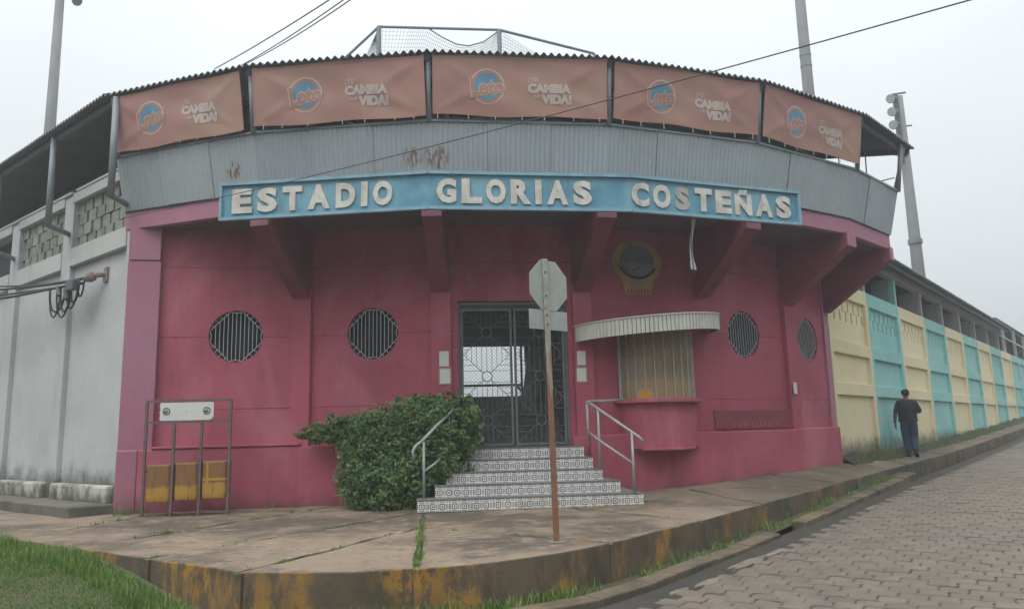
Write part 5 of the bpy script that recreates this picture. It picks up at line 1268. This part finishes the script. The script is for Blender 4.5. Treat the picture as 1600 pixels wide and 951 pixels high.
# ================================================================== VEGETATION
def leaf_cloud(name, centers, n, size, mat, parent=None, seed=1, droop=.3, aspect=.5, inner=.35):
    rnd = random.Random(seed); vs = []; fs = []; tone = []
    wsum = sum(c[1][0] * c[1][1] * c[1][2] for c in centers)
    for c, rad, yaw in centers:
        c = Vector(c); k = int(n * rad[0] * rad[1] * rad[2] / wsum)
        clumps = []
        for _ in range(max(12, k // 45)):
            d = Vector((rnd.gauss(0, 1), rnd.gauss(0, 1), rnd.gauss(0, 1))).normalized(); rr = rnd.uniform(.5, 1.04) ** .7; clumps.append((d * rr, rnd.uniform(.10, .24), rnd.uniform(0, 1)))
        for i in range(k):
            cl, cr_, ct = clumps[rnd.randrange(len(clumps))]
            q = cl + Vector((rnd.gauss(0, 1), rnd.gauss(0, 1), rnd.gauss(0, 1))) * cr_ * .6
            p = Vector((q.x * rad[0], q.y * rad[1], q.z * rad[2])); p = c + Matrix.Rotation(yaw, 3, 'Z') @ p
            out_ = q.normalized() if q.length > .01 else UPZ
            nrm = (out_ * .5 + Vector((rnd.gauss(0, .6), rnd.gauss(0, .6), rnd.gauss(0, .5) + .35))).normalized()
            t1 = nrm.cross(Vector((rnd.gauss(0, 1), rnd.gauss(0, 1), rnd.gauss(0, 1)))).normalized(); t2 = nrm.cross(t1)
            s = size * rnd.choice((.55, .7, .9, 1.0, 1.2, 1.5)); b = len(vs)
            vs += [p - t1 * s * .5, p + t2 * s * aspect * .5 + nrm * s * .06, p + t1 * s * .5 - nrm * s * .1, p - t2 * s * aspect * .5 + nrm * s * .06]; fs.append((b, b + 1, b + 2, b + 3)); tone.append(min(1, max(0, ct * .6 + rnd.uniform(0, .4))))
    mb = MB(); mb.v = vs; mb.f = fs; mb.m = [0] * len(fs); o = obj(name, mb, mat, parent, smooth=False, fix=False)
    at = o.data.attributes.new('tone', 'FLOAT', 'FACE'); at.data.foreach_set('value', tone); return o
shr = thing('shrub', Vector((-1.75, 12.05, -1.12)), 'dense dark green leafy shrub beside the tiled steps', 'shrub')
def sp(px, py, Y): return at_y(px, py, Y)
cent = [(sp(620, 730, 12.1), (.72, .42, .70), 0), (sp(680, 665, 12.15), (.50, .40, .42), 0), (sp(600, 668, 12.2), (.50, .36, .38), 0), (sp(570, 740, 12.2), (.42, .34, .58), 0), (sp(530, 668, 12.5), (.40, .28, .24), 0), (sp(490, 679, 12.62), (.30, .2, .13), 0),
        (sp(716, 655, 12.2), (.26, .30, .32), 0), (sp(700, 720, 12.1), (.36, .36, .42), 0), (sp(590, 770, 12.0), (.45, .36, .32), 0), (sp(640, 640, 12.3), (.3, .3, .24), 0), (sp(700, 632, 12.3), (.25, .25, .2), 0), (sp(650, 775, 12.05), (.30, .30, .25), 0), (sp(505, 676, 12.55), (.42, .22, .16), 0), (sp(550, 672, 12.4), (.42, .3, .28), 0), (sp(560, 700, 12.3), (.36, .3, .40), 0), (sp(690, 690, 12.1), (.42, .34, .46), 0), (sp(660, 640, 12.2), (.42, .32, .26), 0), (sp(725, 640, 12.2), (.24, .28, .24), 0), (sp(735, 680, 12.05), (.2, .25, .3), 0)]
leaf_cloud('foliage', cent, 52000, .064, M['leaf'], shr, 4)
for i in range(11):
    a = Vector((-1.75 + random.uniform(-.3, .3), 12.1 + random.uniform(-.1, .1), -1.12)); b = Vector((-1.75 + random.uniform(-.9, .9), 12.15 + random.uniform(-.2, .2), random.uniform(-.3, .3)))
    mb = MB(); mb.tube([a, a.lerp(b, .5) + Vector((random.uniform(-.1, .1), 0, .1)), b], [.02, .014, .006], 6); obj('stem', mb, M['leafstem'], shr)

def blades(name, pts, hmin, hmax, wd, mat, seed, lean=.5):
    rnd = random.Random(seed); vs = []; fs = []; tone = []
    for p, k in pts:
        h = rnd.uniform(hmin, hmax) * k; a = rnd.uniform(0, 6.283); d = Vector((math.cos(a), math.sin(a), 0)); s = Vector((-d.y, d.x, 0)); ln = rnd.uniform(.1, lean) * h; w_ = wd * rnd.uniform(.6, 1.3); b = len(vs)
        vs += [p - s * w_, p + s * w_, p + d * ln * .4 + UPZ * h * .6 + s * w_ * .7, p + d * ln * .4 + UPZ * h * .6 - s * w_ * .7, p + d * ln + UPZ * h]
        fs += [(b, b + 1, b + 2, b + 3), (b + 3, b + 2, b + 4)]; t = rnd.random(); tone += [t, t]
    mb = MB(); mb.v = vs; mb.f = fs; mb.m = [0] * len(fs); o = obj(name, mb, mat, None, fix=False); at = o.data.attributes.new('tone', 'FLOAT', 'FACE'); at.data.foreach_set('value', tone); return stuff(o)
rnd = random.Random(31); pts = []
while len(pts) < 75000:
    u = rnd.uniform(-6.6, 7.5); off = rnd.uniform(2.12, 3.75)
    if u < -3.0 and off > 2.62 + (u + 6.6) * .34: continue
    p = Vector((*lw(u, off), verge_z(u, off) - .01)); k = .55 + .45 * math.sin(u * 1.7 + off * 2.1) * math.sin(off * 3 - u) + (.35 if off < 2.5 else 0)
    if u < -3.4 and off > 2.45: k *= .5
    pts.append((p, max(.25, k)))
blades('grass', pts, .05, .14, .0045, M['grass'], 8)['label'] = 'rough green grass growing along the sidewalk edge'
pts = []
def line_weeds(a, b, n, spread, k, dz=0):
    # weeds stand in loose tufts
    for _ in range(max(1, n // 12)):
        t = rnd.random(); c = Vector((*a, 0)).lerp(Vector((*b, 0)), t); kk = k * rnd.uniform(.4, 1.3)
        for _ in range(rnd.randrange(6, 24)):
            p = c + Vector((rnd.gauss(0, spread), rnd.gauss(0, spread), 0)); p.z = g_walk(p.x, p.y) - .03 + dz; pts.append((p, kk))
line_weeds(c3, T, 420, .018, .8); line_weeds(T, T2, 60, .012, .4); line_weeds(T, c6, 200, .014, .4); line_weeds(T, Kl, 300, .016, .4); line_weeds((-3.62, 7.73), T2, 330, .016, .4); line_weeds((-4.81, 8.59), (-2.9, 13), 330, .016, .5); line_weeds((-6.1, 9.53), (-5.4, 13), 160, .02, .6)
line_weeds(ks(1.98, 0), (.72, 11.5), 60, .012, .4); line_weeds((-1.6, 11.38), (-.6, 11.42), 150, .03, .6); line_weeds((2.0, 12.75), (5.0, 14.6), 120, .03, .7); line_weeds((-5.9, 12.6), (-3.4, 12.75), 200, .03, .8); line_weeds((-6.3, 12.1), (-5.9, 12.5), 200, .06, 1.2)
for _ in range(38):      # along the kerb foot behind the low kerb
    s = rnd.uniform(-1.5, 10)
    a = K0 + dr * max(s, 0) + nr * .11
    if s < 0: q = corner_pts(.11); j = rnd.randrange(2, 6); a = q[j].lerp(q[j + 1], rnd.random())
    zb_ = lerp_table(LK, s) - .03; kk = rnd.uniform(.4, 1.1)
    for _ in range(26): p = a + Vector((rnd.gauss(0, .07), rnd.gauss(0, .07), 0)); p.z = zb_; pts.append((p, kk))
for _ in range(80):      # below the corner kerb
    q = corner_pts(.08); j = rnd.randrange(0, 5); a = q[j].lerp(q[j + 1], rnd.random())
    for _ in range(24): p = a + Vector((rnd.gauss(0, .06), rnd.gauss(0, .05), 0)); p.z = -1.53; pts.append((p, rnd.uniform(.4, 1.2)))
for _ in range(230):      # at the foot of the painted wall
    s = rnd.uniform(.1, 27); b0 = rp_(s, 0, .08 + abs(rnd.gauss(0, .10)))
    for _ in range(22): p = b0 + Vector((rnd.gauss(0, .07), rnd.gauss(0, .07), 0)); p.z = g_walk(p.x, p.y) - .02; pts.append((p, rnd.uniform(.7, 1.9)))
blades('weeds', pts, .06, .17, .0045, M['grass'], 9, 1.0)['label'] = 'small green weeds in joints and along kerbs'
# soil gathered behind the low kerb
mb = MB(); q0, q1 = corner_pts(-.02), corner_pts(.24); v = []
for a, b in zip(q0, q1): v += [(a.x, a.y, -1.50), (b.x, b.y, -1.535)]
for s in range(0, 12): a = K0 + dr * (s + .3) - nr * .02; b = K0 + dr * (s + .3) + nr * .24; z = lerp_table(LK, s + .3) - .04; v += [(a.x, a.y, z), (b.x, b.y, z)]
mb.mesh(v, [(2 * i, 2 * i + 1, 2 * i + 3, 2 * i + 2) for i in range(len(v) // 2 - 1)]); struct(obj('gutter_soil', mb, M['soil']))
# bank of dirt at the foot of the painted wall
mb = MB(); v = []; rnd2 = random.Random(4)
for i in range(70):
    s = .1 + i * .5; zt_ = g_walk(*rp_(s, 0, .05).xy); hgt = .13 + .04 * math.sin(i * 1.3) + rnd2.uniform(-.04, .05)
    a, b, c = rp_(s, 0, .02), rp_(s, 0, .14 + rnd2.uniform(-.03, .05)), rp_(s, 0, .34 + rnd2.uniform(-.06, .06)); v += [(a.x, a.y, zt_ + hgt), (b.x, b.y, zt_ + hgt * .75), (c.x, c.y, g_walk(c.x, c.y) - .01)]
mb.mesh(v, [(3 * i + a, 3 * i + a + 1, 3 * i + a + 4, 3 * i + a + 3) for i in range(69) for a in (0, 1)]); struct(obj('dirt_bank', mb, paint('damp_dirt', (.05, .046, .03), (.03, .034, .02), .95, 1, 3, bump=.7, bscale=20), smooth=True))

tr = thing('tree', Vector((52, 74, -1)), 'leafy tree rising beyond the far stand', 'tree')
mb = MB(); mb.tube([(52, 74, -1), (52.2, 74, 4), (52, 74, 8)], [.45, .35, .2], 10); obj('trunk', mb, M['leafstem'], tr)
for a in range(5):
    mb = MB(); an = a * 1.3; mb.tube([(52.1, 74, 5), (52 + 1.6 * math.cos(an), 74 + 1.6 * math.sin(an), 8)], [.2, .08], 6); obj('limb', mb, M['leafstem'], tr)
leaf_cloud('crown', [((53.5, 74, 8), (3.0, 3, 2.3), 0), ((56, 74, 7), (2.6, 2.6, 2.0), 0), ((51.9, 74.5, 6.6), (2.2, 2.2, 1.6), 0), ((54.5, 73.5, 9.4), (1.8, 1.8, 1.4), 0)], 9000, .42, M['tree'], tr, 12)

# ================================================================== UNSEEN HOUSES ADDED BEHIND THE VIEWER (to shade the front from the low sky)
def house(c, xd, wd, dp, h, wall_m, label):
    xd = xd.normalized(); o = Vector((xd.y, -xd.x, 0)); zb = -1.7; t = thing('blocker_house', c + UPZ * zb, label, 'house', 'added houses blocking low sky')
    mb = MB(); mb.box(c + UPZ * (zb + h / 2) - o * dp / 2, xd * wd / 2, o * dp / 2, UPZ * h / 2); obj('wall', mb, wall_m, t)
    a = c + UPZ * (zb + h); mb = MB(); rg = 1.5; mb.prism([a + o * .5 - xd * (wd / 2 + .3), a - o * (dp + .4) - xd * (wd / 2 + .3), a - o * dp / 2 + UPZ * rg - xd * (wd / 2 + .3)], xd * (wd + .6)); obj('roof', mb, M['roofz'], t)
    d = MB(); d.box(c + UPZ * (zb + 1.05) + o * .02, xd * .5, o * .03, UPZ * 1.05); dd = obj('door', d, M['leafstem'], t); d = MB(); d.box(c + UPZ * (zb + 1.0) + o * .06 + xd * .4, xd * .05, o * .02, UPZ * .02); obj('handle', d, M['steel'], dd)
    n = int(wd / 2.6)
    for fl in range(int(h // 3)):
        for i in range(n):
            u = (i + .5) / n * wd - wd / 2
            if fl == 0 and abs(u) < 1: continue
            p = c + xd * u + UPZ * (zb + 1.5 + 2.9 * fl); d = MB(); d.box(p + o * .02, xd * .55, o * .03, UPZ * .6); wn = obj('window', d, M['whiteledge'], t); d = MB(); d.box(p + o * .055, xd * .48, o * .006, UPZ * .53); obj('pane', d, M['dark'], wn)
hw_ = [paint('house_wall_%d' % i, c_, rough=.85) for i, c_ in enumerate(((.30, .24, .17), (.20, .25, .22), (.34, .31, .27)))]
house(K0 + dr * -17 + nr * 11.5, -dr, 17, 8, 6.6, hw_[0], 'unseen tan house added to block low sky on the far side of the paved road')
house(K0 + dr * 1.5 + nr * 11.5, -dr, 17, 8, 6.9, hw_[1], 'unseen green house added to block low sky on the far side of the paved road')
house(K0 + dr * 19.5 + nr * 11.5, -dr, 16, 8, 6.4, hw_[2], 'unseen cream house added to block low sky on the far side of the paved road')
house(V0 + nl * 13.5 + dl * -3, dl, 16, 8, 6.7, hw_[0], 'unseen tan house added to block low sky on the street beyond the grass verge')
house(V0 + nl * 13.5 + dl * 14, dl, 16, 8, 6.5, hw_[1], 'unseen green house added to block low sky on the street beyond the grass verge')

# ------------------------------------------------------------------ haze volume added to lift the dark tones
hz_, hn, hb_ = new_mat('haze'); hn.nodes.remove(hb_); vol = hn.nodes.new('ShaderNodeVolumePrincipled'); vol.inputs['Density'].default_value = .0048; vol.inputs['Color'].default_value = (.93, .95, .97, 1); vol.inputs['Anisotropy'].default_value = .3
hn.links.new(vol.outputs[0], [x for x in hn.nodes if x.type == 'OUTPUT_MATERIAL'][0].inputs['Volume'])
mb = MB(); mb.box((150, 300, 8.0), (800, 0, 0), (0, 650, 0), (0, 0, 11.0)); stuff(obj('haze', mb, hz_))

# ------------------------------------------------------------------ lift everything to its height above the street
for o in list(bpy.data.objects):
    if o.parent is None and o.type in ('MESH', 'EMPTY'): o.location.z += EYE
